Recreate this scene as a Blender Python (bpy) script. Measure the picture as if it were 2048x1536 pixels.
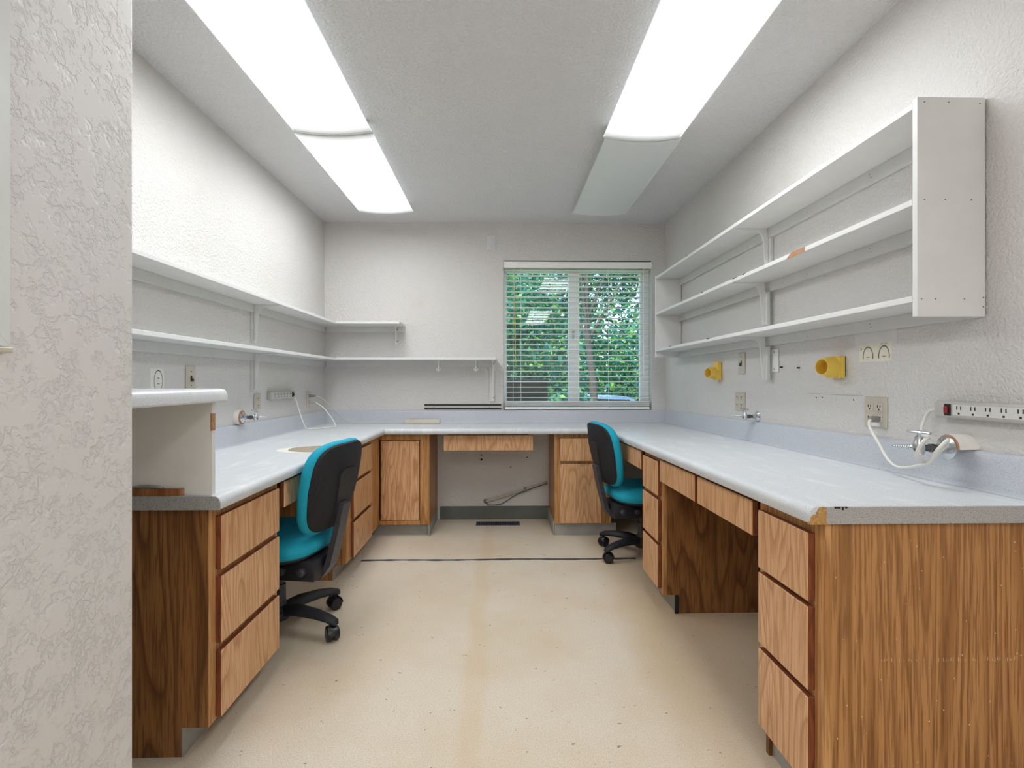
import bpy, bmesh, math, random
from mathutils import Vector, Matrix
random.seed(7)
for o in list(bpy.data.objects): bpy.data.objects.remove(o)
S = bpy.context.scene
COL = S.collection
PI = math.pi

# ------------------------------------------------------------------ camera
F_PX = 1050.0
YAW = math.atan(23 / F_PX)
cam = bpy.data.cameras.new('camera'); camo = bpy.data.objects.new('camera', cam); COL.objects.link(camo)
cam.sensor_fit = 'HORIZONTAL'; cam.sensor_width = 36; cam.lens = F_PX / 2048 * 36
cam.shift_y = -5 / 2048; cam.clip_start = 0.02; cam.clip_end = 200
camo.location = (0, 0, 1.14); camo.rotation_euler = (PI / 2, 0, -YAW)
S.camera = camo

# ------------------------------------------------------------------ sky, sun, exposure
LAMP = 7.2
w = bpy.data.worlds.new('world'); S.world = w; w.use_nodes = True
nt = w.node_tree; bg = nt.nodes['Background']
sky = nt.nodes.new('ShaderNodeTexSky'); sky.sky_type = 'NISHITA'; sky.sun_disc = False
sky.sun_elevation = math.radians(48); sky.sun_rotation = math.radians(200)
nt.links.new(sky.outputs[0], bg.inputs[0]); bg.inputs[1].default_value = 0.40
sun = bpy.data.lights.new('sun', 'SUN'); sun.energy = 9.0; sun.angle = 0.01; sun.color = (1, .95, .86)
suno = bpy.data.objects.new('sun', sun); COL.objects.link(suno)
suno.rotation_euler = (math.radians(42), 0, math.radians(-28)); suno.location = (0, -6, 9)
vs = S.view_settings
S.display_settings.display_device = 'sRGB'
vs.view_transform = 'Standard'; vs.look = 'None'; vs.exposure = 0.60; vs.gamma = 1; vs.use_curve_mapping = False

# ------------------------------------------------------------------ room numbers
XL, XR, YB, ZC = -1.45, 1.378, 4.357, 2.455
HT = 0.798                       # counter height
FXL, FYB, FXR = -0.835, 3.815, 0.752   # counter nosing fronts

# ------------------------------------------------------------------ materials
def srgb(r, g, b):
    f = lambda c: (c / 255 / 12.92) if c <= 10 else ((c / 255 + .055) / 1.055) ** 2.4
    return (f(r), f(g), f(b), 1)
class NT:
    def __init__(s, name):
        s.m = bpy.data.materials.new(name); s.m.use_nodes = True
        s.t = s.m.node_tree; s.b = s.t.nodes['Principled BSDF']
    def n(s, typ, **k):
        x = s.t.nodes.new('ShaderNode' + typ)
        for a, v in k.items():
            if a in x.inputs: x.inputs[a].default_value = v
            else: setattr(x, a, v)
        return x
    def l(s, a, b): s.t.links.new(a, b)
    def coord(s, scale=(1, 1, 1), rnd=0.0):
        tc = s.n('TexCoord'); mp = s.n('Mapping'); mp.inputs['Scale'].default_value = scale
        s.l(tc.outputs['Object'], mp.inputs[0])
        if rnd:
            oi = s.n('ObjectInfo'); mu = s.n('Math', operation='MULTIPLY'); mu.inputs[1].default_value = rnd
            s.l(oi.outputs['Random'], mu.inputs[0])
            cb = s.n('CombineXYZ'); s.l(mu.outputs[0], cb.inputs[0]); s.l(mu.outputs[0], cb.inputs[2])
            s.l(cb.outputs[0], mp.inputs['Location'])
        return mp.outputs[0]
    def noise(s, vec, scale, detail=3, rough=.5, dist=0):
        x = s.n('TexNoise', Scale=scale, Detail=detail, Roughness=rough, Distortion=dist); s.l(vec, x.inputs['Vector']); return x.outputs[0]
    def ramp(s, fac, stops):
        r = s.n('ValToRGB'); e = r.color_ramp.elements
        while len(e) < len(stops): e.new(.5)
        for el, (p, c) in zip(e, stops): el.position = p; el.color = c
        s.l(fac, r.inputs[0]); return r.outputs[0]
    def mix(s, fac, a, b, mode='MIX'):
        x = s.n('Mix', data_type='RGBA', blend_type=mode)
        for k, v in ((0, fac), (6, a), (7, b)):
            if hasattr(v, 'links'): s.l(v, x.inputs[k])
            else: x.inputs[k].default_value = v
        return x.outputs[2]
    def math(s, op, a, b=None):
        x = s.n('Math', operation=op)
        for k, v in enumerate((a, b)):
            if v is None: continue
            if hasattr(v, 'links'): s.l(v, x.inputs[k])
            else: x.inputs[k].default_value = v
        return x.outputs[0]
    def bump(s, h, strength, dist):
        x = s.n('Bump', Strength=strength, Distance=dist); s.l(h, x.inputs['Height']); s.l(x.outputs[0], s.b.inputs['Normal'])
    def base(s, c):
        if hasattr(c, 'links'): s.l(c, s.b.inputs['Base Color'])
        else: s.b.inputs['Base Color'].default_value = c
    def rough(s, r): s.b.inputs['Roughness'].default_value = r
M = {}
BLK = (0, 0, 0, 1); WHT = (1, 1, 1, 1)
def plain(name, col, rough=.5, metal=0, var=0.06, scale=14, bump=0):
    t = NT(name); v = t.coord()
    n = t.noise(v, scale, 4)
    d = tuple(c * (1 - var) for c in col[:3]) + (1,); u = tuple(min(1, c * (1 + var)) for c in col[:3]) + (1,)
    t.base(t.ramp(n, [(.3, d), (.7, u)])); t.rough(rough); t.b.inputs['Metallic'].default_value = metal
    if bump: t.bump(t.noise(v, 600, 2), bump, .002)
    M[name] = t.m; return t

def paint(name, col, sc, strength, dist, knock=False, stain=None):
    t = NT(name); v = t.coord()
    big = t.noise(v, 1.3, 4, .6)
    c = t.ramp(big, [(.3, tuple(x * .955 for x in col[:3]) + (1,)), (.65, col)])
    if stain:
        sn = t.noise(v, 2.3, 5, .65)
        f = t.ramp(sn, [(.60, BLK), (.78, (.35, .35, .35, 1))])
        c = t.mix(f, c, stain)
    n = t.noise(v, sc, 3, .55)
    if knock:
        n1 = t.noise(v, sc, 5, .62, .4); flat = t.ramp(t.noise(v, 22, 3, .6), [(.46, BLK), (.58, WHT)])
        h = t.mix(flat, t.ramp(n1, [(.43, BLK), (.53, WHT)]), WHT)
    else:
        h = t.ramp(n, [(.35, BLK), (.68, WHT)])
    t.base(c); t.rough(.55); t.bump(h, strength, dist)
    M[name] = t.m
paint('wall_paint', srgb(218, 215, 212), 95, .55, .006, stain=srgb(206, 194, 178))
paint('ceiling_paint', srgb(234, 234, 235), 80, .8, .008)
paint('partition_paint', srgb(226, 223, 222), 60, .6, .004, knock=True)

def oak(name, light, dark, pore, k=9, rough=.42, cath=.26, sc=6.0, contrast=1.0):
    t = NT(name)
    v = t.coord((1, 1, cath), rnd=37.0)
    n1 = t.noise(v, sc, 2, .40)
    ring = t.math('FRACT', t.math('MULTIPLY', n1, k))
    mid = tuple((a * .7 + b * .3) for a, b in zip(light, dark))
    line = tuple(a * (1 - .45 * contrast) + b * .45 * contrast for a, b in zip(dark, pore))
    ringc = t.ramp(ring, [(0, mid), (.12, light), (.55, mid), (.80, dark), (.90, line), (1, mid)])
    v2 = t.coord((1, 1, .035), rnd=11.0)
    fine = t.noise(v2, 230, 2, .5)
    f = t.ramp(fine, [(.36, (.7, .7, .7, 1)), (.52, BLK)])
    c = t.mix(f, ringc, pore)
    blot = t.noise(t.coord((1, 1, .4), rnd=5.0), 3.0, 3)
    c = t.mix(t.ramp(blot, [(.35, (.22, .22, .22, 1)), (.65, BLK)]), c, dark)
    t.base(c); t.rough(rough); t.bump(fine, .25, .0006)
    M[name] = t.m; return t
oak('oak_front', srgb(226, 180, 136), srgb(204, 152, 106), srgb(170, 118, 76), k=19, cath=.15, sc=5, contrast=1.2)
oak('oak_frame', srgb(206, 154, 98), srgb(176, 122, 70), srgb(140, 92, 48), k=16, cath=.06)
oak('oak_panel', srgb(188, 136, 82), srgb(156, 106, 56), srgb(116, 72, 32), k=34, cath=.022, sc=4.5, contrast=.9)
oak('oak_dark', srgb(156, 106, 58), srgb(122, 78, 38), srgb(84, 48, 20), k=17, cath=.13, sc=4.5, contrast=1.2)
oak('strip_wood', srgb(170, 112, 66), srgb(140, 86, 46), srgb(110, 66, 34), k=10)
# red-brown stained edges of the drawer fronts come from the same oak
oak('oak_edge', srgb(140, 78, 46), srgb(116, 60, 34), srgb(90, 42, 22), k=10, rough=.5)

def laminate(name, base, dark, spk=.5, streak=.0):
    t = NT(name); v = t.coord()
    a = t.noise(v, 420, 2, .6); b = t.noise(v, 900, 1, .5); g = t.noise(v, 2.2, 5, .65)
    c = t.mix(t.ramp(a, [(.36, (spk, spk, spk, 1)), (.46, BLK)]), base, dark)
    c = t.mix(t.ramp(b, [(.60, BLK), (.70, (.35, .35, .35, 1))]), c, srgb(244, 246, 248))
    if streak:
        mp = t.n('Mapping'); mp.inputs['Scale'].default_value = (3.5, 1.0, 1); mp.inputs['Rotation'].default_value = (0, 0, .7)
        t.l(v, mp.inputs[0])
        st = t.noise(mp.outputs[0], 4.2, 5, .62, .8)
        c = t.mix(t.ramp(st, [(.52, BLK), (.72, (streak, streak, streak, 1))]), c, srgb(240, 238, 236))
    t.base(c); t.rough(.33); M[name] = t.m
laminate('laminate', srgb(212, 215, 219), srgb(140, 144, 150), .5, .55)
laminate('laminate_splash', srgb(192, 195, 203), srgb(124, 128, 138), .5)
laminate('laminate_end', srgb(168, 166, 162), srgb(78, 78, 78), .8)

t = NT('vinyl_floor'); v = t.coord()
a = t.noise(v, 260, 3, .65); b = t.noise(v, 1.6, 5, .6); d = t.noise(v, 55, 1, .4)
c = t.ramp(a, [(.34, srgb(194, 178, 154)), (.5, srgb(220, 208, 190)), (.68, srgb(230, 221, 206))])
c = t.mix(t.ramp(b, [(.42, BLK), (.68, (.42, .42, .42, 1))]), c, srgb(196, 168, 124))
c = t.mix(t.ramp(d, [(.20, (.7, .7, .7, 1)), (.235, BLK)]), c, srgb(88, 72, 52))
# a pale band and a brown wear line running up the room, and a brown border along the cabinets
sx = t.n('SeparateXYZ'); t.l(v, sx.inputs[0])
wob = t.math('MULTIPLY', t.math('SUBTRACT', t.noise(v, 2.4, 3), .5), .12)
xx = t.math('ADD', sx.outputs[0], wob)
band = t.ramp(t.math('MULTIPLY', t.math('ABSOLUTE', t.math('ADD', xx, .075)), 4.0), [(.10, (.24, .24, .24, 1)), (.24, BLK)])
c = t.mix(band, c, srgb(204, 172, 124))
edge = t.ramp(t.math('SUBTRACT', xx, .10), [(.45, BLK), (.60, (.36, .36, .36, 1))])
c = t.mix(edge, c, srgb(180, 146, 98))
t.base(c); t.rough(.5); M['vinyl_floor'] = t.m

plain('shelf_white', srgb(224, 224, 223), .45, var=.025)
plain('shelf_white_cleat', srgb(214, 214, 212), .5, var=.03)
plain('lamp_white', srgb(226, 228, 226), .4, var=.02)
plain('ivory', srgb(196, 188, 172), .4, var=.03)
plain('almond', srgb(204, 196, 182), .4, var=.03)
plain('white_plastic', srgb(236, 236, 232), .4, var=.02)
plain('grey_plastic', srgb(186, 184, 178), .4, var=.03)
plain('cord_grey', srgb(190, 188, 178), .5, var=.03)
plain('cord_white', srgb(222, 220, 212), .5, var=.03)
plain('plug_grey', srgb(140, 138, 132), .5)
plain('dark', srgb(28, 26, 25), .6)
plain('black_plastic', srgb(34, 34, 40), .55, var=.25, scale=30, bump=.2)
plain('dark_grey_plastic', srgb(62, 62, 68), .45, var=.15)
plain('shell_black', srgb(26, 26, 32), .8, var=.3, scale=60, bump=.4)
plain('caster_black', srgb(22, 22, 25), .35, var=.1)
plain('teal_fabric', srgb(14, 160, 188), .85, var=.06, scale=300, bump=.5)
plain('toe_vinyl', srgb(158, 157, 150), .5, var=.1, scale=8)
plain('cove_vinyl', srgb(96, 100, 94), .5, var=.1, scale=8)
plain('seam_dark', srgb(72, 74, 80), .6, var=.2, scale=8)
plain('register_metal', srgb(86, 92, 116), .4, metal=.5)
plain('chrome', srgb(205, 208, 212), .18, metal=1)
plain('steel_dark', srgb(110, 112, 116), .3, metal=1)
plain('yellow_plastic', srgb(240, 202, 84), .45, var=.05)
plain('red_switch', srgb(150, 14, 32), .3)
plain('paper', srgb(224, 219, 200), .8, var=.03)
plain('paper_white', srgb(232, 230, 224), .8, var=.02)
plain('tape_clear', srgb(214, 212, 208), .35, var=.04)
plain('ink', srgb(110, 108, 106), .8)
plain('panel_grey', srgb(236, 233, 226), .5, var=.025)
plain('window_vinyl', srgb(246, 244, 241), .4, var=.02)
plain('blind_white', srgb(248, 247, 243), .4, var=.02)
plain('wand_yellow', srgb(206, 190, 120), .3)
plain('board_core', srgb(178, 136, 82), .9, var=.3, scale=180)
plain('chip_wood', srgb(176, 130, 96), .8, var=.15, scale=90)
plain('worn_brown', srgb(158, 144, 126), .8, var=.35, scale=90)
plain('fleck', srgb(214, 196, 170), .7)
plain('worn_pale', srgb(228, 225, 216), .6, var=.05, scale=60)
plain('spacer_white', srgb(232, 228, 220), .5)
plain('strip_face', srgb(214, 213, 209), .4)
plain('pipe_paint', srgb(186, 178, 160), .5)
plain('putty', srgb(150, 152, 140), .8, var=.2)
plain('frame_alu', srgb(222, 226, 224), .35, var=.03, metal=.0)
plain('grass', srgb(96, 128, 70), .9, var=.4, scale=3)
plain('path', srgb(190, 194, 196), .9, var=.1, scale=3)
plain('bark', srgb(50, 44, 42), .9, var=.35, scale=30)
plain('bin_brown', srgb(64, 56, 46), .7, var=.2)
plain('blue_paint', srgb(150, 178, 206), .4)
plain('far_wall', srgb(226, 222, 212), .8)
for i, c in enumerate(((40, 104, 70), (28, 100, 96), (100, 150, 62), (20, 70, 58))):
    t = plain('leaf_%d' % i, srgb(*c), .55, var=.35, scale=2.5)
    tr = t.n('BsdfTranslucent'); tr.inputs[0].default_value = srgb(*[min(255, int(k * 1.25)) for k in c])
    mx = t.n('MixShader'); mx.inputs[0].default_value = .35
    out = [n for n in t.t.nodes if n.type == 'OUTPUT_MATERIAL'][0]
    t.l(t.b.outputs[0], mx.inputs[1]); t.l(tr.outputs[0], mx.inputs[2]); t.l(mx.outputs[0], out.inputs[0])
# window glass
t = NT('glass'); t.base((.9, .96, .95, 1)); t.rough(.0)
gl = t.n('BsdfGlossy'); gl.inputs['Roughness'].default_value = .02
tp = t.n('BsdfTransparent'); tp.inputs[0].default_value = (.9, .96, .95, 1)
mx = t.n('MixShader'); mx.inputs[0].default_value = .05
t.l(tp.outputs[0], mx.inputs[1]); t.l(gl.outputs[0], mx.inputs[2])
out = [n for n in t.t.nodes if n.type == 'OUTPUT_MATERIAL'][0]; t.l(mx.outputs[0], out.inputs[0]); M['glass'] = t.m
# lamp lens: lit acrylic, tubes stop short of the ends
def lens_mat(name, strength):
    t = plain(name, srgb(226, 230, 230), .35, var=.01)
    if strength:
        v = t.coord(); sx = t.n('SeparateXYZ'); t.l(v, sx.inputs[0])
        ay = t.math('ABSOLUTE', sx.outputs[1])
        f = t.ramp(t.math('MULTIPLY', ay, 1.6), [(.82, WHT), (.885, (.07, .07, .07, 1)), (.97, (.012, .012, .012, 1))])
        bw = t.n('RGBToBW'); t.l(f, bw.inputs[0])
        t.b.inputs['Emission Color'].default_value = (.955, .985, 1, 1)
        t.l(t.math('MULTIPLY', bw.outputs[0], strength), t.b.inputs['Emission Strength'])
    v2 = t.coord((160, 160, 160)); wv = t.n('TexWave', Scale=1.0); t.l(v2, wv.inputs[0]); t.bump(wv.outputs[1], .3, .002)
t = plain('rail_glow', srgb(226, 230, 230), .35, var=.01)   # weak glow added to the side rails to lift ceiling and wall tops
t.b.inputs['Emission Color'].default_value = (.955, .985, 1, 1); t.b.inputs['Emission Strength'].default_value = LAMP * .05
lens_mat('lens_lit', LAMP); lens_mat('lens_off', 0)

# ------------------------------------------------------------------ builders
ORG = {}
WARP = [False]
def W(y): return 1 + .0184 * max(0.0, 3.8 - y)
def warp(v): return Vector((v[0], v[1], v[2] * W(v[1]))) if WARP[0] else Vector(v)
def tag(o, label=None, cat=None, group=None, kind=None):
    if label: o['label'] = label
    if cat: o['category'] = cat
    if group: o['group'] = group
    if kind: o['kind'] = kind
    return o
def thing(name, label, cat, loc, group=None, rz=0):
    o = bpy.data.objects.new(name, None); COL.objects.link(o); o.empty_display_size = .05
    o.location = loc; o.rotation_euler = (0, 0, rz); ORG[o.name] = Vector(loc) if not rz else Vector((0, 0, 0))
    return tag(o, label, cat, group)
def obj(name, bm, mat, parent=None, smooth=False, local=False):
    me = bpy.data.meshes.new(name)
    for v in bm.verts: v.co = warp(v.co)
    if local: org = Vector((0, 0, 0))
    elif parent is not None: org = ORG[parent.name]
    else:
        xs = [v.co for v in bm.verts]
        org = Vector(((min(c.x for c in xs) + max(c.x for c in xs)) / 2, (min(c.y for c in xs) + max(c.y for c in xs)) / 2, min(c.z for c in xs)))
    for v in bm.verts: v.co = v.co - org
    bmesh.ops.recalc_face_normals(bm, faces=bm.faces[:])
    if smooth:
        for f in bm.faces: f.smooth = True
    bm.to_mesh(me); bm.free()
    for mm in (mat if isinstance(mat, (list, tuple)) else [mat]): me.materials.append(M[mm])
    if smooth == 'auto':
        try: me.set_sharp_from_angle(angle=math.radians(40))
        except Exception: pass
    o = bpy.data.objects.new(name, me); COL.objects.link(o)
    if parent is not None: o.parent = parent
    else: o.location = org
    ORG[o.name] = org
    return o
def bx(bm, x0, x1, y0, y1, z0, z1, bev=0, seg=1):
    vs = [bm.verts.new(p) for p in ((x0, y0, z0), (x1, y0, z0), (x1, y1, z0), (x0, y1, z0), (x0, y0, z1), (x1, y0, z1), (x1, y1, z1), (x0, y1, z1))]
    fs = [bm.faces.new([vs[i] for i in q]) for q in ((3, 2, 1, 0), (4, 5, 6, 7), (0, 1, 5, 4), (1, 2, 6, 5), (2, 3, 7, 6), (3, 0, 4, 7))]
    if bev:
        es = {e for f in fs for e in f.edges}
        bmesh.ops.bevel(bm, geom=list(es), offset=bev, segments=seg, affect='EDGES', profile=.5)
    return bm
def box(name, x0, x1, y0, y1, z0, z1, mat, parent=None, bev=0, seg=1):
    bm = bmesh.new(); bx(bm, min(x0, x1), max(x0, x1), min(y0, y1), max(y0, y1), min(z0, z1), max(z0, z1), bev, seg)
    return obj(name, bm, mat, parent, smooth='auto' if seg > 1 else False)
AX = {'x': lambda a, p, q: (a, p, q), 'y': lambda a, p, q: (p, a, q), 'z': lambda a, p, q: (p, q, a)}
def prism(bm, pts, axis, a0, a1):
    f = AX[axis]
    A = [bm.verts.new(f(a0(p) if callable(a0) else a0, *p)) for p in pts]
    B = [bm.verts.new(f(a1(p) if callable(a1) else a1, *p)) for p in pts]
    n = len(pts)
    bm.faces.new(A); bm.faces.new(B[::-1])
    for i in range(n): bm.faces.new([A[i], A[(i + 1) % n], B[(i + 1) % n], B[i]])
    return bm
def cat_rom(P, n=8):
    P = [Vector(p) for p in P]
    Q = [P[0] * 2 - P[1]] + P + [P[-1] * 2 - P[-2]]; out = []
    for i in range(1, len(Q) - 2):
        a, b, c, d = Q[i - 1:i + 3]
        for k in range(n):
            t = k / n
            out.append(.5 * ((2 * b) + (c - a) * t + (2 * a - 5 * b + 4 * c - d) * t * t + (3 * b - a - 3 * c + d) * t ** 3))
    out.append(P[-1]); return out
def loft(bm, pts, rad, n=10, up=(0, 0, 1), cap=True):
    """tube along pts; rad = r or list of r or (side, up) pairs"""
    pts = [Vector(p) for p in pts]; rings = []; up = Vector(up)
    for i, p in enumerate(pts):
        d = (pts[min(i + 1, len(pts) - 1)] - pts[max(i - 1, 0)]).normalized()
        u = up - d * up.dot(d)
        if u.length < .05: u = Vector((1, 0, 0)) - d * d.x
        u.normalize(); s = d.cross(u)
        r = rad[i] if isinstance(rad, list) else rad
        rs, ru = r if isinstance(r, tuple) else (r, r)
        rings.append([bm.verts.new(p + s * math.cos(2 * PI * k / n) * rs + u * math.sin(2 * PI * k / n) * ru) for k in range(n)])
    for a, b in zip(rings, rings[1:]):
        for k in range(n): bm.faces.new([a[k], a[(k + 1) % n], b[(k + 1) % n], b[k]])
    if cap: bm.faces.new(rings[0][::-1]); bm.faces.new(rings[-1])
    return bm
def tube(name, pts, r, mat, parent=None, n=8, curve=True, local=False):
    bm = bmesh.new(); loft(bm, cat_rom(pts) if curve and len(pts) > 2 else pts, r, n)
    return obj(name, bm, mat, parent, smooth='auto', local=local)
def lathe(bm, prof, o, axis, n=20):
    """prof: (distance along axis, radius)"""
    o = Vector(o); d = Vector(axis).normalized()
    u = (Vector((0, 0, 1)) - d * d.z) if abs(d.z) < .9 else Vector((1, 0, 0)) - d * d.x
    u.normalize(); s = d.cross(u); rings = []
    for a, r in prof:
        if r < 1e-5: rings.append([bm.verts.new(o + d * a)])
        else: rings.append([bm.verts.new(o + d * a + (s * math.cos(2 * PI * k / n) + u * math.sin(2 * PI * k / n)) * r) for k in range(n)])
    for a, b in zip(rings, rings[1:]):
        for k in range(n):
            q = [a[k % len(a)], a[(k + 1) % len(a)], b[(k + 1) % len(b)], b[k % len(b)]]
            q = [x for i, x in enumerate(q) if x not in q[:i]]
            if len(q) > 2: bm.faces.new(q)
    for e in (0, -1):
        if len(rings[e]) > 2: bm.faces.new(rings[e])
    return bm
def turned(name, prof, o, axis, mat, parent=None, n=20, local=False):
    bm = bmesh.new(); lathe(bm, prof, o, axis, n); return obj(name, bm, mat, parent, smooth='auto', local=local)
def copy_tree(o, parent=None):
    c = o.copy(); COL.objects.link(c); c.parent = parent; ORG[c.name] = ORG[o.name]
    for ch in list(o.children): copy_tree(ch, c)
    return c

# ------------------------------------------------------------------ setting
def struct(o): o['kind'] = 'structure'; return o
struct(box('floor', -1.6, 1.55, -3.4, YB + .14, -.1, 0, 'vinyl_floor'))
struct(box('ceiling', -1.6, 1.55, -3.4, YB + .14, ZC, ZC + .1, 'ceiling_paint'))
struct(box('wall_left', XL - .14, XL, -3.4, YB + .14, 0, ZC, 'wall_paint'))
struct(box('wall_right', XR, XR + .14, -3.4, YB + .14, 0, ZC, 'wall_paint'))
struct(box('wall_front', XL, XR, -3.4, -3.26, 0, ZC, 'wall_paint'))
struct(box('wall_partition', -.92, -.80, -3.26, 1.162, 0, ZC, 'partition_paint', bev=.006, seg=3))
WX0, WX1, WZ0, WZ1 = .022, 1.263, .902, 2.146
bm = bmesh.new()
y0, y1 = YB, YB + .14
bx(bm, XL, WX0, y0, y1, 0, ZC); bx(bm, WX1, XR, y0, y1, 0, ZC); bx(bm, WX0, WX1, y0, y1, 0, WZ0); bx(bm, WX0, WX1, y0, y1, WZ1, ZC)
struct(obj('wall_back', bm, 'wall_paint'))
struct(box('baseboard_back', -.50, .40, YB - .008, YB, 0, .108, 'cove_vinyl', bev=.003))
WR = bpy.data.objects['wall_right']
o = box('pencil_line', XR - .0006, XR + .001, 1.965, 2.33, 1.0855, 1.0865, 'ink', WR)
for y, z in ((2.262, 1.070), (2.02, 1.068), (2.22, 1.072)): turned('nail_hole', [(0, .0035), (.0006, .003)], (XR, y, z), (-1, 0, 0), 'dark', WR, 8)
WBK = bpy.data.objects['wall_back']
for x, z, r_ in ((-.158, .531, .007), (-.158, .493, .010), (.219, .51, .006), (.084, .43, .005)): turned('nail_hole', [(0, r_), (.0008, r_ * .9)], (x, YB, z), (0, -1, 0), 'dark', WBK, 9)
# dark transition strip across the vinyl, slightly uneven
bm = bmesh.new(); rows = []
for i in range(41):
    x = -.885 + 1.755 * i / 40; w_ = .0135 + .004 * math.sin(i * 1.9) + .002 * math.sin(i * .7); yc = 3.362 + .004 * math.sin(i * .35)
    rows.append([bm.verts.new(p) for p in ((x, yc - w_, 0), (x, yc - w_ * .6, .003), (x, yc + w_ * .6, .003), (x, yc + w_, 0))])
for a, b in zip(rows, rows[1:]):
    for k in range(3): bm.faces.new([a[k], a[k + 1], b[k + 1], b[k]])
struct(obj('trim_1', bm, 'seam_dark'))

# window: sliding vinyl window deep in the opening
wy = YB + .085
win = struct(thing('window_1', None, None, (.64, wy, WZ0)))
box('window_frame', WX0, WX0 + .03, wy, wy + .05, WZ0, WZ1, 'window_vinyl', win, .002)
box('window_frame', WX1 - .075, WX1, wy, wy + .05, WZ0, WZ1, 'window_vinyl', win, .002)
box('window_frame', WX0 + .03, WX1 - .075, wy, wy + .05, WZ0, WZ0 + .07, 'window_vinyl', win, .002)
box('window_frame', WX0 + .03, WX1 - .075, wy, wy + .05, WZ1 - .085, WZ1, 'window_vinyl', win, .002)
st = box('meeting_stile', .578, .664, wy - .012, wy + .045, WZ0 + .05, WZ1 - .06, 'window_vinyl', win, .003)
box('latch', .606, .622, wy - .028, wy - .012, 1.50, 1.57, 'grey_plastic', st, .002)
box('pane', WX0 + .03, .578, wy + .02, wy + .026, WZ0 + .07, WZ1 - .085, 'glass', win)
box('pane', .664, WX1 - .075, wy + .03, wy + .036, WZ0 + .07, WZ1 - .085, 'glass', win)

# ------------------------------------------------------------------ window blind
bl = thing('window_blind', 'white horizontal slat blind lowered and open in the window', 'blind', (.642, YB + .03, WZ0))
bx0, bx1 = WX0 + .006, WX1 - .006
hr = box('headrail', bx0, bx1, YB - .012, YB + .055, WZ1 - .064, WZ1 - .012, 'blind_white', bl, .003)
for x in (bx0, bx1): box('end_bracket', x - .004, x + .004, YB - .018, YB + .06, WZ1 - .066, WZ1 - .008, 'blind_white', hr, .001)
bm = bmesh.new()
N = 6; rows = []
for k in range(N + 1):
    y = -.024 + .048 * k / N; z = .0035 * (1 - (2 * k / N - 1) ** 2) - .06 * y
    rows.append([(bx0 + .012, y, z), (bx1 - .012, y, z)])
top = [[bm.verts.new((p[0], p[1], p[2] + .0013)) for p in r] for r in rows]; bot = [[bm.verts.new((p[0], p[1], p[2] - .0013)) for p in r] for r in rows]
for L in (top, bot):
    for a, b in zip(L, L[1:]): bm.faces.new([a[0], a[1], b[1], b[0]])
for r0, r1 in ((top[0], bot[0]), (top[-1], bot[-1])): bm.faces.new([r0[0], r0[1], r1[1], r1[0]])
for e in (0, 1): bm.faces.new([r[e] for r in top] + [r[e] for r in bot][::-1])
for v in bm.verts: v.co.x -= .642
sl = obj('slat', bm, 'blind_white', bl, smooth='auto', local=True)
nz = [2.066 - .0443 * i for i in range(25)] + [.972 - .0085 * i for i in range(5)]
sl.location = (0, 0, nz[0] - WZ0)
for z in nz[1:]:
    c = sl.copy(); COL.objects.link(c); c.parent = bl; c.location = (0, 0, z - WZ0)
box('bottom_rail', bx0 + .01, bx1 - .01, YB + .004, YB + .056, .908, .928, 'blind_white', bl, .003)
for x in (.105, .17, .43, .655, .90, 1.14):
    tube('ladder_cord', [(x, YB + .004, WZ1 - .06), (x, YB + .004, .92)], .0014, 'blind_white', bl, 5)
tube('tilt_wand', [(.115, YB - .006, WZ1 - .07), (.118, YB - .010, 1.8), (.124, YB - .012, 1.30)], .004, 'wand_yellow', bl, 6)
tube('lift_cord', [(1.19, YB - .008, WZ1 - .05), (1.19, YB - .010, 1.9), (1.192, YB - .010, 1.18)], .003, 'blind_white', bl, 6)

# ------------------------------------------------------------------ ceiling fixtures
def fixture(label, x0, x1, y0, y1, lit):
    xc, yc = (x0 + x1) / 2, (y0 + y1) / 2
    t = thing('ceiling_light', label, 'ceiling light', (xc, yc, ZC), 'wraparound ceiling fixtures')
    box('housing', x0 + .045, x1 - .045, y0 + .004, y1 - .004, ZC - .03, ZC - .0005, 'lamp_white', t, .002)
    hw = (x1 - x0) / 2; pts = []
    for k in range(17):
        a = -1 + 2 * k / 16; pts.append((xc + a * hw, ZC - .058 - .018 * (1 - a * a)))
    for sd in (-1, 1):
        bm = bmesh.new(); prism(bm, [(xc + sd * (hw - .004), ZC - .060), (xc + sd * hw, ZC - .060), (xc + sd * (hw - .036), ZC - .002), (xc + sd * (hw - .040), ZC - .002)], 'y', y0 + .013, y1 - .013)
        obj('side_rail', bm, 'rail_glow' if lit else 'lamp_white', t)
    full = [(xc - hw + .036, ZC - .002)] + pts + [(xc + hw - .036, ZC - .002)]
    pts = [(xc + (p[0] - xc) * .979, p[1]) for p in pts]
    bm = bmesh.new(); A = []
    for y in (y0 + .012, y1 - .012): A.append([bm.verts.new((p[0], y, p[1])) for p in pts])
    for k in range(len(pts) - 1): bm.faces.new([A[0][k], A[0][k + 1], A[1][k + 1], A[1][k]])
    for v in bm.verts: v.co -= Vector((xc, yc, 0))
    # origin of the lens is the middle of the lamp: the tubes inside stop short of both ends
    for v in bm.verts: v.co.z -= ZC
    obj('lens', bm, 'lens_lit' if lit else 'lens_off', t, smooth='auto', local=True)
    for y in (y0, y1):
        s = 1 if y == y0 else -1
        bm = bmesh.new(); prism(bm, [(p[0], p[1] - (.002 if 0 < i < len(full) - 1 else 0)) for i, p in enumerate(full)], 'y', y, y + s * .013)
        obj('end_cap', bm, 'lamp_white', t)
    return t
fixture('lit ceiling fixture nearest the partition wall, over the raised ledge', -1.038, -.644, 1.42, 2.660, True)
fixture('lit ceiling fixture towards the window wall, over the wall of long shelves', -1.043, -.643, 2.668, 3.908, True)
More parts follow.
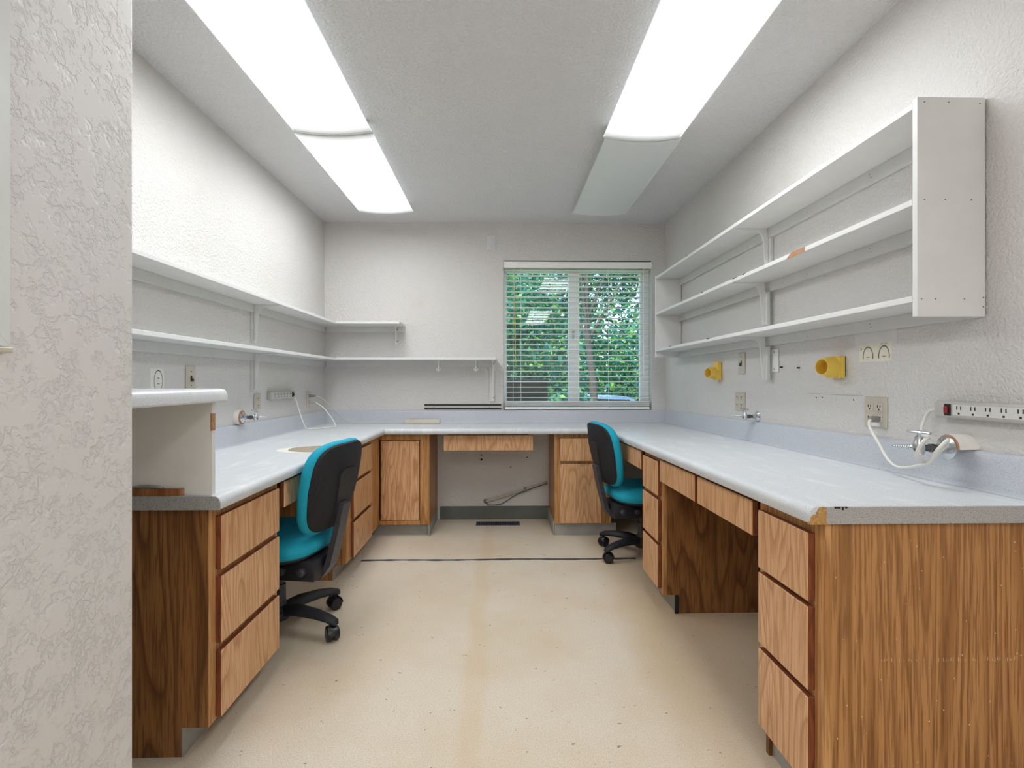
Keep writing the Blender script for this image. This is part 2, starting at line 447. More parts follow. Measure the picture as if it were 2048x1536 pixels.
fixture('lit ceiling fixture on the side of the boxed shelf unit', .526, .926, 1.45, 2.692, True)
fixture('unlit grey ceiling fixture near the window', .538, .938, 2.700, 3.910, False)
fixture('added unseen fill fixture farthest behind the camera, on the partition side', -.62, -.22, -2.72, -1.48, True)  # this and the next three: unseen fixtures added to brighten camera-facing surfaces
fixture('added unseen fill fixture farthest behind the camera, on the shelf unit side', .526, .926, -2.72, -1.48, True)
fixture('added unseen fill fixture just behind the camera, on the partition side', -.62, -.22, -1.46, -.22, True)
fixture('added unseen fill fixture just behind the camera, on the shelf unit side', .526, .926, -1.46, -.22, True)

# ------------------------------------------------------------------ worktop (one continuous U)
ct = thing('worktop', 'continuous grey speckled laminate worktop with upstand on three walls', 'worktop', (0, YB, HT))
# nosing profile: (distance back from the front edge, height)
NOSE = [(0.004, .757), (0, .762), (0, .780), (.0025, .788), (.008, .794), (.015, .7972), (.024, HT)]
def run(gmax, kind):
    prof = NOSE + [(.547, HT), (gmax, HT), (gmax, .772), (.547, .772), (.03, .772), (.03, .757)]
    prof = [p for i, p in enumerate(prof) if p not in prof[:i]]
    return prof
def sect(name, kind, par):
    bm = bmesh.new()
    if kind == 'l':
        pf = run(FXL - XL, 'l'); g = lambda p: p[0]
        A = [bm.verts.new((FXL - g_, 1.585, z)) for g_, z in pf]
        B = [bm.verts.new((FXL - g_, min(FYB + g_, YB), z)) for g_, z in pf]
    elif kind == 'b':
        pf = run(.542, 'b'); pf = [(min(g_, YB - FYB), z) for g_, z in pf]; pf = [p for i, p in enumerate(pf) if p not in pf[:i]]
        A = [bm.verts.new((FXL - g_, FYB + g_, z)) for g_, z in pf]
        B = [bm.verts.new((FXR + g_, FYB + g_, z)) for g_, z in pf]
    else:
        pf = run(XR - FXR, 'r')
        A = [bm.verts.new((FXR + g_, 1.262, z)) for g_, z in pf]
        B = [bm.verts.new((FXR + g_, min(FYB + g_, YB), z)) for g_, z in pf]
    n = len(pf); bm.faces.new(A); bm.faces.new(B[::-1])
    for i in range(n): bm.faces.new([A[i], A[(i + 1) % n], B[(i + 1) % n], B[i]])
    bmesh.ops.triangulate(bm, faces=[f for f in bm.faces if len(f.verts) > 4])
    return obj(name, bm, 'laminate', par, smooth='auto')
SP = .02
def splash(par, pts, axis, a0, a1):
    bm = bmesh.new(); prism(bm, pts, axis, a0, a1); return obj('upstand', bm, 'laminate_splash', par, smooth='auto')
def sp_prof(wall, s):
    return [(wall, HT), (wall + s * (SP + .014), HT + .0005), (wall + s * (SP + .004), HT + .004), (wall + s * SP, HT + .014), (wall + s * SP, .893), (wall + s * (SP - .004), .900), (wall + s * (SP - .01), .903), (wall, .903)]
sect('surface', 'l', ct); sect('surface', 'b', ct)
splash(ct, sp_prof(XL, 1), 'y', 1.585, YB); splash(ct, sp_prof(YB, -1), 'x', XL + SP, XR - SP)
WARP[0] = True
sr = sect('surface', 'r', ct)
splash(ct, sp_prof(XR, -1), 'y', 1.262, YB)
box('end_edge', FXR + .040, XR, 1.2595, 1.2625, .7575, HT - .001, 'laminate_end', ct)
# broken corner: scalloped bare chipboard on the end of the nosing
bm = bmesh.new()
sc = [(FXR - .0005, .757), (FXR + .001, .768), (FXR + .006, .777), (FXR + .011, .7795), (FXR + .015, .779), (FXR + .017, .785), (FXR + .021, .792), (FXR + .027, .7965), (FXR + .034, .7975), (FXR + .040, .7955), (FXR + .040, .757)]
prism(bm, sc, 'y', 1.2575, 1.268); obj('broken_corner', bm, 'board_core', ct)
bm = bmesh.new()
for x0, x1, d in ((.06, .075, .0035), (.078, .083, .007), (.086, .092, .003)): bx(bm, FXR + x0, FXR + x1, 1.2588, 1.262, HT - .001 - d, HT - .0003)
obj('edge_chip', bm, 'dark', ct)
WARP[0] = False
bm = bmesh.new(); prism(bm, [(FXL - .0, .757), (FXL - 0, .780), (FXL - .008, .794), (FXL - .024, HT - .0005), (XL, HT - .0005), (XL, .757)], 'y', 1.5825, 1.5852); obj('end_edge', bm, 'laminate_end', ct)
def blob(name, cx, cy, rx, ry, z, h, mat, par, seed, n=40, rag=.12):
    rnd = random.Random(seed); ph = [rnd.uniform(0, 6.28) for _ in range(5)]
    pts = []
    for k in range(n):
        a = 2 * PI * k / n; r = 1 + rag * sum(math.sin(a * (j + 2) + ph[j]) / (j + 1.5) for j in range(5))
        pts.append((cx + rx * r * math.cos(a), cy + ry * r * math.sin(a)))
    bm = bmesh.new(); prism(bm, pts, 'z', z, z + h); return obj(name, bm, mat, par)
blob('worn_ring', -.955, 2.675, .150, .150, HT, .0004, 'worn_pale', ct, 3, rag=.10)
blob('worn_spot', -.950, 2.680, .122, .122, HT, .0008, 'worn_brown', ct, 5, rag=.10)
WARP[0] = True
blob('worn_ring', .86, 3.02, .055, .13, HT, .0004, 'worn_pale', ct, 9, rag=.2)
WARP[0] = False

# ------------------------------------------------------------------ cabinets
FT = .020
def front(name, par, axis, face, a0, a1, z0, z1, s, mat='oak_front'):
    """slab front standing FT proud of the frame; s = outward direction"""
    bm = bmesh.new()
    if axis == 'x': bx(bm, min(face, face + s * FT), max(face, face + s * FT), a0, a1, z0, z1, .0025)
    else: bx(bm, a0, a1, min(face, face + s * FT), max(face, face + s * FT), z0, z1, .0025)
    bm.faces.ensure_lookup_table(); bm.normal_update()
    o = obj(name, bm, [mat, 'oak_edge'], par)
    k = 0 if axis == 'x' else 1
    for p in o.data.polygons:
        if p.normal[k] * s < .5: p.material_index = 1
    return o
DZ = ((.553, .722), (.325, .533), (.095, .302))
TOE = .088
FL, FB, FR = -.888, 3.872, .800          # face frame planes
# left near drawer base
t = thing('drawer_cabinet', 'oak three-drawer base cabinet with a dark end panel, standing nearest the partition wall', 'cabinet', (-1.15, 1.86, 0), 'oak base cabinets')
box('carcass', XL + .001, FL - .018, 1.634, 2.105, TOE, .755, 'oak_dark', t)
box('face_frame', FL - .018, FL, 1.634, 2.105, TOE, .755, 'oak_frame', t)
bm = bmesh.new(); prism(bm, [(XL + .001, 0), (-.968, 0), (-.968, TOE), (FL - .0, TOE), (FL - .0, .7565), (XL + .001, .7565)], 'y', 1.615, 1.634); obj('end_panel', bm, 'oak_dark', t)
box('corner_stile', FL - .001, FL + .0015, 1.6155, 1.652, TOE, .755, 'oak_frame', t)
box('toe_kick', -.972, -.964, 1.6155, 2.105, .0, TOE, 'toe_vinyl', t)
for z0, z1 in DZ: front('drawer_front', t, 'x', FL, 1.655, 2.082, z0, z1, 1)
# left hanging drawer
t = thing('pencil_drawer', 'shallow oak drawer hung under the worktop behind the nearer teal chair', 'drawer', (-1.1, 2.51, .63), 'shallow oak drawers over the knee spaces')
box('drawer_box', XL + .1, FL - .001, 2.16, 2.86, .645, .757, 'oak_dark', t)
front('drawer_front', t, 'x', FL, 2.13, 2.88, .633, .737, 1)
# left far drawer base
t = thing('drawer_cabinet', 'oak three-drawer base cabinet beside the corner door, past the nearer teal chair', 'cabinet', (-1.15, 3.3, 0), 'oak base cabinets')
box('carcass', XL + .001, FL - .018, 3.045, 3.60, TOE, .755, 'oak_dark', t)
box('face_frame', FL - .018, FL, 3.045, 3.871, TOE, .755, 'oak_frame', t)
bm = bmesh.new(); prism(bm, [(XL + .001, 0), (-.960, 0), (-.960, TOE), (FL - .018, TOE), (FL - .018, .7565), (XL + .001, .7565)], 'y', 3.028, 3.046); obj('end_panel', bm, 'oak_panel', t)
box('toe_kick', -.964, -.956, 3.03, 3.94, 0, TOE, 'toe_vinyl', t)
for z0, z1 in DZ: front('drawer_front', t, 'x', FL, 3.135, 3.575, z0, z1, 1)
# corner cabinet with a flush door
t = thing('corner_cabinet', 'oak corner base cabinet with a plain flush door', 'cabinet', (-.7, 4.1, 0), 'oak base cabinets')
box('carcass', FL + .002, -.529, FB + .018, YB - .001, TOE, .755, 'oak_dark', t)
box('top_rail', FL + .001, -.591, FB, FB + .018, .709, .755, 'oak_frame', t, .001)
box('bottom_rail', FL + .001, -.591, FB, FB + .018, TOE, .116, 'oak_frame', t, .001)
box('stile', -.590, -.529, FB, FB + .018, TOE, .755, 'oak_frame', t, .001)
box('door', FL + .012, -.598, FB + .003, FB + .016, .120, .703, 'oak_front', t, .001)
box('toe_kick', FL - .06, -.527, FB + .055, FB + .063, 0, TOE, 'toe_vinyl', t)
box('side_panel', -.5288, -.522, FB + .001, YB - .001, TOE, .755, 'oak_panel', t)
box('side_cove', -.5285, -.522, FB + .004, YB - .001, 0, TOE, 'toe_vinyl', t)
# middle hanging drawer
t = thing('pencil_drawer', 'shallow oak drawer hung under the worktop over the open knee space facing the camera', 'drawer', (-.09, 4.1, .62), 'shallow oak drawers over the knee spaces')
box('drawer_box', -.39, .21, FB + .031, YB - .08, .64, .757, 'oak_dark', t)
front('drawer_front', t, 'y', FB + .03, -.420, .241, .628, .744, -1)
# cabinet right of the knee space
t = thing('door_cabinet', 'oak base cabinet with one drawer over one door, beside the farther teal chair', 'cabinet', (.6, 4.1, 0), 'oak base cabinets')
box('carcass', .399, FR + .02, FB + .018, YB - .001, TOE, .755, 'oak_panel', t)
box('face_frame', .399, FR + .02, FB, FB + .018, TOE, .755, 'oak_frame', t)
front('drawer_front', t, 'y', FB, .438, .742, .553, .722, -1)
front('door', t, 'y', FB, .438, .742, .095, .532, -1)
box('toe_kick', .401, FR + .06, FB + .014, FB + .022, 0, TOE, 'toe_vinyl', t)
box('side_cove', .391, .3985, FB + .02, YB - .009, 0, .10, 'toe_vinyl', t)
# right-hand run
WARP[0] = True
t = thing('pencil_drawer', 'shallow oak drawer hung under the worktop behind the farther teal chair', 'drawer', (1.0, 3.24, .63), 'shallow oak drawers over the knee spaces')
box('drawer_box', FR + .001, XR - .1, 2.92, 3.52, .645, .757, 'oak_dark', t)
front('drawer_front', t, 'x', FR, 2.905, 3.56, .640, .742, -1)
t = thing('drawer_cabinet', 'narrow oak three-drawer base cabinet between the farther chair and the empty knee space', 'cabinet', (1.09, 2.73, 0), 'oak base cabinets')
box('carcass', FR + .018, XR - .001, 2.582, 2.89, TOE, .755, 'oak_dark', t)
box('face_frame', FR, FR + .018, 2.564, 2.89, TOE, .755, 'oak_frame', t)
bm = bmesh.new(); prism(bm, [(XR - .001, 0), (FR + .07, 0), (FR + .07, TOE), (FR + .018, TOE), (FR + .018, .7565), (XR - .001, .7565)], 'y', 2.564, 2.582); obj('end_panel', bm, 'oak_dark', t)
box('toe_kick', FR + .062, FR + .07, 2.566, 2.89, 0, TOE, 'toe_vinyl', t)
box('toe_joint', FR + .056, FR + .074, 2.558, 2.5635, 0, TOE, 'dark', t)
for z0, z1 in ((.558, .726), (.335, .540), (.110, .318)): front('drawer_front', t, 'x', FR, 2.592, 2.866, z0, z1, -1)
for lab, y0, y1 in (('farther shallow oak drawer of the pair over the empty knee space', 2.098, 2.556), ('nearer shallow oak drawer of the pair over the empty knee space', 1.612, 2.068)):
    t = thing('pencil_drawer', lab, 'drawer', (1.05, (y0 + y1) / 2, .63), 'shallow oak drawers over the knee spaces')
    box('drawer_box', FR + .001, XR - .1, y0 + .02, y1 - .02, .66, .757, 'oak_dark', t)
    front('drawer_front', t, 'x', FR, y0, y1, .636, .740, -1)
t = thing('drawer_cabinet', 'scuffed oak three-drawer base cabinet with a wide end panel under the broken worktop corner', 'cabinet', (1.09, 1.43, 0), 'oak base cabinets')
box('carcass', FR + .018, XR - .001, 1.294, 1.582, TOE, .755, 'oak_dark', t)
box('face_frame', FR, FR + .018, 1.293, 1.600, TOE, .7565, 'oak_frame', t)
box('end_panel', FR + .014, XR - .001, 1.275, 1.293, 0, .7565, 'oak_panel', t)
box('corner_stile', FR - .001, FR + .014, 1.2735, 1.293, 0, .7565, 'oak_frame', t)
box('end_panel', FR + .018, XR - .001, 1.582, 1.600, 0, .7565, 'oak_dark', t)
box('toe_kick', FR + .03, FR + .038, 1.295, 1.60, 0, TOE, 'toe_vinyl', t)
for z0, z1 in ((.555, .722), (.338, .542), (.10, .322)): front('drawer_front', t, 'x', FR, 1.318, 1.575, z0, z1, -1)
# white paint flecks and scuffs on the end panel
bm = bmesh.new(); rnd = random.Random(4)
for i in range(60):
    x = rnd.uniform(FR + .02, XR - .05); z = rnd.uniform(.05, .74); r = rnd.uniform(.0004, .0012)
    bx(bm, x - r, x + r, 1.2743, 1.2752, z - r * rnd.uniform(.8, 2), z + r)
for i in range(60):
    x = FR + .14 + i * .0062; h = rnd.uniform(.002, .010); z = .432 + rnd.uniform(-.002, .002)
    if rnd.random() < .6: bx(bm, x, x + .0007, 1.2744, 1.2752, z - h / 2, z + h / 2)
o = obj('paint_flecks', bm, 'fleck', t); o['kind'] = 'stuff'
WARP[0] = False

# ------------------------------------------------------------------ raised ledge on the near end of the left run
t = thing('raised_ledge', 'short raised grey laminate ledge at the end of the worktop, against the partition wall', 'ledge', (-1.05, 1.4, 1.08))
pf = [(FXL - .004, 1.0785), (FXL, 1.083), (FXL, 1.100), (FXL - .003, 1.109), (FXL - .009, 1.115), (FXL - .018, 1.1178), (FXL - .028, 1.1185), (-1.30, 1.1185), (-1.30, 1.0925), (FXL - .03, 1.0925), (FXL - .03, 1.0785)]
bm = bmesh.new(); prism(bm, pf, 'y', 1.164, 1.625)
bmesh.ops.triangulate(bm, faces=[f for f in bm.faces if len(f.verts) > 4]); obj('ledge_top', bm, 'laminate', t, smooth='auto')
t = thing('upright_panel', 'pale grey upright board standing on the worktop end, carrying the raised ledge', 'panel', (-1.15, 1.61, HT))
box('board', -1.40, -.871, 1.598, 1.618, HT + .0005, 1.0785, 'panel_grey', t)
box('board_edge', -.871, -.868, 1.5985, 1.6175, HT + .0005, 1.075, 'shelf_white', t)
box('bare_edge', -.872, -.8672, 1.5975, 1.6165, .992, 1.044, 'chip_wood', t)
t = thing('wood_strip', 'short brown wooden strip lying along the foot of the pale grey upright board', 'wood strip', (-1.1, 1.59, HT))
box('strip', -1.32, -.957, 1.5862, 1.5972, HT + .0005, .820, 'strip_wood', t, .001)
box('strip_end', -.957, -.948, 1.5862, 1.5972, HT + .0005, .8205, 'chip_wood', t, .001)
bm = bmesh.new()
loft(bm, cat_rom([(-1.13, 1.592, .8215), (-1.10, 1.590, .824), (-1.07, 1.593, .827), (-1.04, 1.592, .826), (-1.01, 1.592, .8215)], 4), (.004), 6)
obj('putty_bead', bm, 'putty', t, smooth=True)

# ------------------------------------------------------------------ wall shelves
def bracket(par, base, out, side, L=.15, H=.21, mat='shelf_white'):
    """pressed steel shelf bracket: base = point on the wall under the shelf, out = unit vector from the wall"""
    b = Vector(base); o = Vector(out); s = Vector(side); bm = bmesh.new()
    def slab(p0, p1, wd, th, nrm):
        p0, p1, n = Vector(p0), Vector(p1), Vector(nrm)
        q = [p0 - s * wd, p0 + s * wd, p1 + s * wd, p1 - s * wd]
        A = [bm.verts.new(p) for p in q]; B = [bm.verts.new(p + n * th) for p in q]
        bm.faces.new(A); bm.faces.new(B[::-1])
        for i in range(4): bm.faces.new([A[i], A[(i + 1) % 4], B[(i + 1) % 4], B[i]])
    Z = Vector((0, 0, 1))
    slab(b, b + o * L, .011, .003, -Z)
    slab(b, b - Z * H, .011, .003, o)
    # pressed rib: web with a curved inner edge
    pts = [(.003, 0), (L * .95, 0), (L * .95, -.005), (L * .6, -.009), (.050, -.014), (.034, -.022), (.025, -.038), (.020, -.06), (.014, -.13), (.007, -H * .96), (.003, -H * .96)]
    A = [bm.verts.new(b + o * p + Z * q - s * .0045) for p, q in pts]; B = [bm.verts.new(b + o * p + Z * q + s * .0045) for p, q in pts]
    bm.faces.new(A); bm.faces.new(B[::-1])
    for i in range(len(pts)): bm.faces.new([A[i], A[(i + 1) % len(pts)], B[(i + 1) % len(pts)], B[i]])
    br = obj('bracket', bm, mat, par)
    for zz in (-.022, -H + .03): turned('bracket_screw', [(0, .0045), (.0035, .004), (.0045, .0)], b + o * .003 + Z * zz + s * .007, o, 'dark', br, 10)
    return br
SXF = -1.28; SYF = 4.107
def wall_board(name, label, kind, zt, a0, a1, cleat=True):
    if kind == 'l':
        t = thing(name, label, 'shelf', (-1.36, (a0 + a1) / 2, zt - .018), 'white wall shelves')
        box('board', XL + .001, SXF, a0, a1, zt - .018, zt, 'shelf_white', t, .0012)
        box('cleat', XL + .001, XL + .016, a0, a1, zt - .064, zt - .0185, 'shelf_white_cleat', t)
        yb = 3.10
        box('backing_block', XL + .001, XL + .014, yb - .02, yb + .02, zt - .24, zt - .0645, 'shelf_white_cleat', t)
        bracket(t, (XL + .0165, yb, zt - .0185), (1, 0, 0), (0, 1, 0), .14, .215)
    else:
        t = thing(name, label, 'shelf', ((a0 + a1) / 2, 4.23, zt - .018), 'white wall shelves')
        box('board', a0, a1, SYF, YB - .001, zt - .018, zt, 'shelf_white', t, .0012)
        box('cleat', XL + .02, a1 - .004, YB - .016, YB - .001, zt - .064, zt - .0185, 'shelf_white_cleat', t)
    return t
wall_board('wall_shelf', 'upper long white shelf on the wall above the light switch', 'l', 1.606, 1.60, YB - .001)
wall_board('wall_shelf', 'lower long white shelf on the wall above the light switch', 'l', 1.324, 1.60, YB - .001)
t = wall_board('wall_shelf', 'short upper white return shelf across the corner of the window wall', 'b', 1.609, SXF + .0005, -.787)
bracket(t, (-.857, YB - .017, 1.5905), (0, -1, 0), (1, 0, 0), .2, .15)
t = wall_board('wall_shelf', 'long lower white return shelf on the window wall, with hooks below', 'b', 1.327, SXF + .0005, -.036)
box('backing_block', -.092, -.052, YB - .015, YB - .001, .975, 1.262, 'shelf_white_cleat', t, .001)
bracket(t, (-.063, YB - .017, 1.3085), (0, -1, 0), (1, 0, 0), .2, .33)
for i, x in enumerate((-.494, -.196)):
    h = thing('cup_hook', ('white hook under the long lower return shelf, farther from the window', 'white hook under the long lower return shelf, nearer the window')[i], 'hook', (x, 4.2, 1.22), 'white hooks under the shelf')
    turned('stem', [(0, .006), (.004, .006), (.004, .004), (.05, .003)], (x, 4.2, 1.3085), (0, 0, -1), 'white_plastic', h, 10)
    bm = bmesh.new(); loft(bm, cat_rom([(x - .014, 4.19, 1.243), (x - .012, 4.19, 1.232), (x, 4.195, 1.226), (x + .012, 4.19, 1.232), (x + .014, 4.19, 1.243)], 5), .0042, 8)
    loft(bm, cat_rom([(x, 4.2, 1.262), (x, 4.192, 1.235), (x, 4.18, 1.222), (x, 4.168, 1.228)], 5), .004, 8)
    obj('prongs', bm, 'white_plastic', h, smooth=True)

# boxed shelf unit on the right wall
XS = 1.178
t = thing('shelf_unit', 'white three-tier boxed shelf unit screwed to the wall above the power strip', 'shelf unit', (1.28, 2.7, 1.324))
for y0, y1 in ((1.458, 1.477), (3.962, 3.981)): box('side_panel', XS, XR - .004, y0, y1, 1.324, 1.945, 'shelf_white', t, .0012)
for k, zt in enumerate((1.936, 1.662, 1.385)):
    sh = box('shelf_board', XS + .0005, XR - .001, 1.4775, 3.9615, zt - .018, zt, 'shelf_white', t, .0012)
    box('cleat', XR - .018, XR - .001, 1.4775, 3.9615, zt - .066 + (.0 if k < 2 else .004), zt - .0185, 'shelf_white_cleat', t)
    box('bracket_block', XR - .034, XR - .019, 2.618, 2.658, zt - .238, zt - .07, 'shelf_white_cleat', t, .001) if k else box('bracket_block', XR - .0175, XR - .001, 2.618, 2.658, zt - .24, zt - .067, 'shelf_white_cleat', t, .001)
    bracket(t, (XR - .019 if not k else XR - .0345, 2.650, zt - .0185), (-1, 0, 0), (0, 1, 0), .155, .215)
    if k == 1:
        bm = bmesh.new(); prism(bm, [(2.140, zt - .0185), (2.010, zt - .0185), (2.010, zt + .0005), (2.100, zt + .0005)], 'x', XS - .0006, XS + .002)
        obj('bare_chip', bm, 'chip_wood', sh)
    chips = {0: ((3.3, .012),), 1: ((2.52, .02), (2.62, .022), (3.05, .02)), 2: ((3.62, .035), (2.95, .04))}[k]
    bm = bmesh.new()
    for yc, l in chips: prism(bm, [(yc - l, zt + .0006), (yc + l, zt + .0006), (yc + l * .2, zt - .004)], 'x', XS - .0005, XS + .003)
    obj('edge_nick', bm, 'dark', sh)
bm = bmesh.new()
for px, z in ((.02, 1.93), (.09, 1.93), (.18, 1.928), (.02, 1.655), (.08, 1.655), (.155, 1.654), (.012, 1.374), (.052, 1.374), (.135, 1.374), (.19, 1.378), (.19, 1.352)):
    lathe(bm, [(0, .0022), (.0006, .0018)], (XS + px, 1.4581, z), (0, -1, 0), 8)
for zt in (1.936, 1.662, 1.385):
    for y in (1.9, 1.905, 2.3, 2.5, 3.2):
        lathe(bm, [(0, .0022), (.0006, .0018)], (XR - .018, y, zt - .045 + .012 * (y == 1.905)), (-1, 0, 0), 8)
o = obj('nail_heads', bm, 'steel_dark', t); o['kind'] = 'stuff'

# ------------------------------------------------------------------ wall plates, outlets, switches
def frame_pt(wall, y, z, d):  # point on a wall at distance d into the room
    if wall == 'r': return Vector((XR - d, y, z))
    if wall == 'l': return Vector((XL + d, y, z))
    return Vector((y, YB - d, z))
def wbox(name, wall, a0, a1, z0, z1, d0, d1, mat, par, bev=0, seg=1):
    if wall == 'r': return box(name, XR - d1, XR - d0, a0, a1, z0, z1, mat, par, bev, seg)
    if wall == 'l': return box(name, XL + d0, XL + d1, a0, a1, z0, z1, mat, par, bev, seg)
    return box(name, a0, a1, YB - d1, YB - d0, z0, z1, mat, par, bev, seg)
def plate(name, label, cat, wall, a0, a1, z0, z1, mat='ivory', group=None):
    t = thing(name, label, cat, frame_pt(wall, (a0 + a1) / 2, z0, 0), group)
    wbox('face_plate', wall, a0, a1, z0, z1, .0, .007, mat, t, .003)
    return t
def receptacle(par, wall, a, z, mat='almond', s=1):
    r = wbox('receptacle', wall, a - .017 * s, a + .017 * s, z - .014 * s, z + .014 * s, .007, .0095, mat, par, .001)
    bm = bmesh.new()
    def b_(a0, a1, z0, z1):
        if wall == 'r': bx(bm, XR - .0105, XR - .009, a0, a1, z0, z1)
        elif wall == 'l': bx(bm, XL + .009, XL + .0105, a0, a1, z0, z1)
        else: bx(bm, a0, a1, YB - .0105, YB - .009, z0, z1)
    b_(a - .008 * s, a - .005 * s, z - .001 * s, z + .009 * s); b_(a + .005 * s, a + .008 * s, z - .001 * s, z + .009 * s); b_(a - .0025 * s, a + .0025 * s, z - .010 * s, z - .0045 * s)
    obj('slots', bm, 'dark', r)
    return r
def dots(par, wall, pts, r=.0028, mat='dark', d=.007):
    for a, z in pts:
        ax = {'r': (-1, 0, 0), 'l': (1, 0, 0), 'b': (0, -1, 0)}[wall]
        turned('screw', [(0, r), (.0012, r * .9), (.0016, 0)], frame_pt(wall, a, z, d), ax, mat, par, 10)
# right wall
t = plate('light_switch', 'single toggle switch plate on the wall between the small yellow mount and the shelf bracket', 'switch', 'r', 2.922, 3.004, 1.183, 1.304, 'ivory')
wbox('toggle_slot', 'r', 2.955, 2.968, 1.232, 1.258, .0065, .008, 'dark', t); wbox('toggle', 'r', 2.957, 2.966, 1.228, 1.246, .007, .018, 'dark_grey_plastic', t, .001)
dots(t, 'r', ((2.962, 1.28), (2.962, 1.207)))
t = plate('blank_plate', 'white blank wall plate right beside the lowest shelf bracket', 'wall plate', 'r', 2.566, 2.634, 1.187, 1.303, 'white_plastic'); dots(t, 'r', ((2.60, 1.288), (2.60, 1.202)))
for i, (y, z) in enumerate(((2.536, 1.21), (2.39, 1.203))):
    s_ = turned('wall_anchor', [(0, .004), (.012, .004), (.014, .0)], (XR, y, z), (-1, 0, 0), 'dark', None, 8)
    tag(s_, ('bare screw sticking out of the wall just beside the white blank plate', 'bare screw sticking out of the wall nearer the large yellow mount')[i], 'screw', 'bare screws in the wall')
t = plate('power_outlet', 'empty double power outlet behind the small gas tap below the light switch', 'outlet', 'r', 2.922, 3.045, .971, 1.079, 'ivory')
for a in (2.956, 3.010): receptacle(t, 'r', a, 1.047); receptacle(t, 'r', a, 1.004)
t = plate('power_outlet', 'double power outlet with a grey plug pushed in, below the large yellow mount', 'outlet', 'r', 1.837, 1.951, .971, 1.083, 'ivory')
for a in (1.870, 1.918): receptacle(t, 'r', a, 1.046)
receptacle(t, 'r', 1.918, 1.004); receptacle(t, 'r', 1.870, 1.004)
wbox('label_card', 'r', 1.866, 1.925, .977, .990, .007, .0085, 'paper_white', t)
# yellow mounts
def yellow(label, y0, y1, z0, z1, cy_, cz, r0, r1, L, tilt):
    t = thing('yellow_mount', label, 'mount', (XR, (y0 + y1) / 2, z0), 'yellow wall mounts')
    wbox('base_plate', 'r', y0, y1, z0, z1, .003, .03, 'yellow_plastic', t, .003)
    wbox('gasket', 'r', y0 + .004, y1 - .002, z0 + .004, z1 - .002, 0, .003, 'dark', t)
    d = Vector((-1, tilt, 0)).normalized()
    bm = bmesh.new(); lathe(bm, [(0, r0), (L, r1), (L + .002, r1 - .001), (L + .002, r1 - .004), (.012, r0 - .008), (.012, 0), (0, 0)], (XR - .028, cy_, cz), d, 28)
    obj('cup', bm, 'yellow_plastic', t, smooth='auto')
    return t
yellow('small yellow plastic cup mount on the wall near the window', 3.234, 3.302, 1.148, 1.262, 3.266, 1.194, .036, .033, .055, -.25)
yellow('large yellow plastic cup mount with a square base, below the shelf unit', 2.062, 2.150, 1.154, 1.242, 2.100, 1.199, .042, .034, .056, -.22)
# charts drawn with ticks
def arch(par, wall, cy_, cz, hw, h, full=False, n=26):
    bm = bmesh.new()
    for k in range(n):
        a = (2 * PI * k / n) if full else (-.15 + (PI + .3) * k / (n - 1))
        y = cy_ + hw * math.cos(a); z = cz + h * math.sin(a) * (1 if full else .95)
        e = .0016
        if wall == 'r': bx(bm, XR - .0016, XR - .0006, y - e, y + e, z - e * 1.6, z + e * 1.6)
        else: bx(bm, XL + .0006, XL + .0016, y - e, y + e, z - e * 1.6, z + e * 1.6)
    for zz in ((cz + .012, cz - .012) if full else (cz - .001,)):
        if wall == 'r': bx(bm, XR - .0016, XR - .0006, cy_ - .008, cy_ + .008, zz - .0012, zz + .0012)
        else: bx(bm, XL + .0006, XL + .0016, cy_ - .008, cy_ + .008, zz - .0015, zz + .0015)
    return obj('printed_arch', bm, 'ink', par)
t = thing('paper_chart', 'cream paper strip with two dotted arch drawings taped under the shelf unit', 'paper', (XR, 1.9, 1.213))
wbox('sheet', 'r', 1.818, 1.985, 1.213, 1.283, 0, .0008, 'paper', t)
wbox('tape_strip', 'r', 1.795, 2.012, 1.270, 1.330, 0, .0005, 'tape_clear', t)
arch(t, 'r', 1.938, 1.232, .026, .038); arch(t, 'r', 1.856, 1.232, .026, .038)
bm = bmesh.new()
for y, z in ((1.976, 1.266), (1.973, 1.262), (1.976, 1.258), (1.871, 1.276), (1.862, 1.277), (1.853, 1.276), (1.844, 1.277)): bx(bm, XR - .0016, XR - .0006, y - .0025, y + .0025, z - .001, z + .001)
obj('handwriting', bm, 'ink', t)
t = thing('paper_chart', 'narrow paper with a dotted oval drawing on the wall behind the raised ledge', 'paper', (XL, 2.25, 1.09))
wbox('sheet', 'l', 2.205, 2.292, 1.085, 1.195, 0, .0008, 'paper_white', t); arch(t, 'l', 2.256, 1.142, .027, .045, True, 40)
# left wall
t = plate('light_switch', 'tall ivory toggle switch plate above the raised ledge', 'switch', 'l', 2.446, 2.520, 1.094, 1.214, 'ivory')
wbox('toggle_slot', 'l', 2.477, 2.489, 1.143, 1.167, .0065, .008, 'dark', t); wbox('toggle', 'l', 2.479, 2.487, 1.139, 1.155, .007, .018, 'dark_grey_plastic', t, .001); dots(t, 'l', ((2.483, 1.187), (2.483, 1.121)))
t = plate('power_outlet', 'single ivory power outlet right above the gas tap beside the raised ledge', 'outlet', 'l', 3.116, 3.194, .960, 1.067, 'ivory')
receptacle(t, 'l', 3.157, 1.036); receptacle(t, 'l', 3.157, .994)
t = plate('power_outlet', 'ivory power outlet with two cords plugged in near the corner', 'outlet', 'l', 3.952, 4.024, .947, 1.068, 'almond')
receptacle(t, 'l', 3.988, 1.032); receptacle(t, 'l', 3.988, .985)
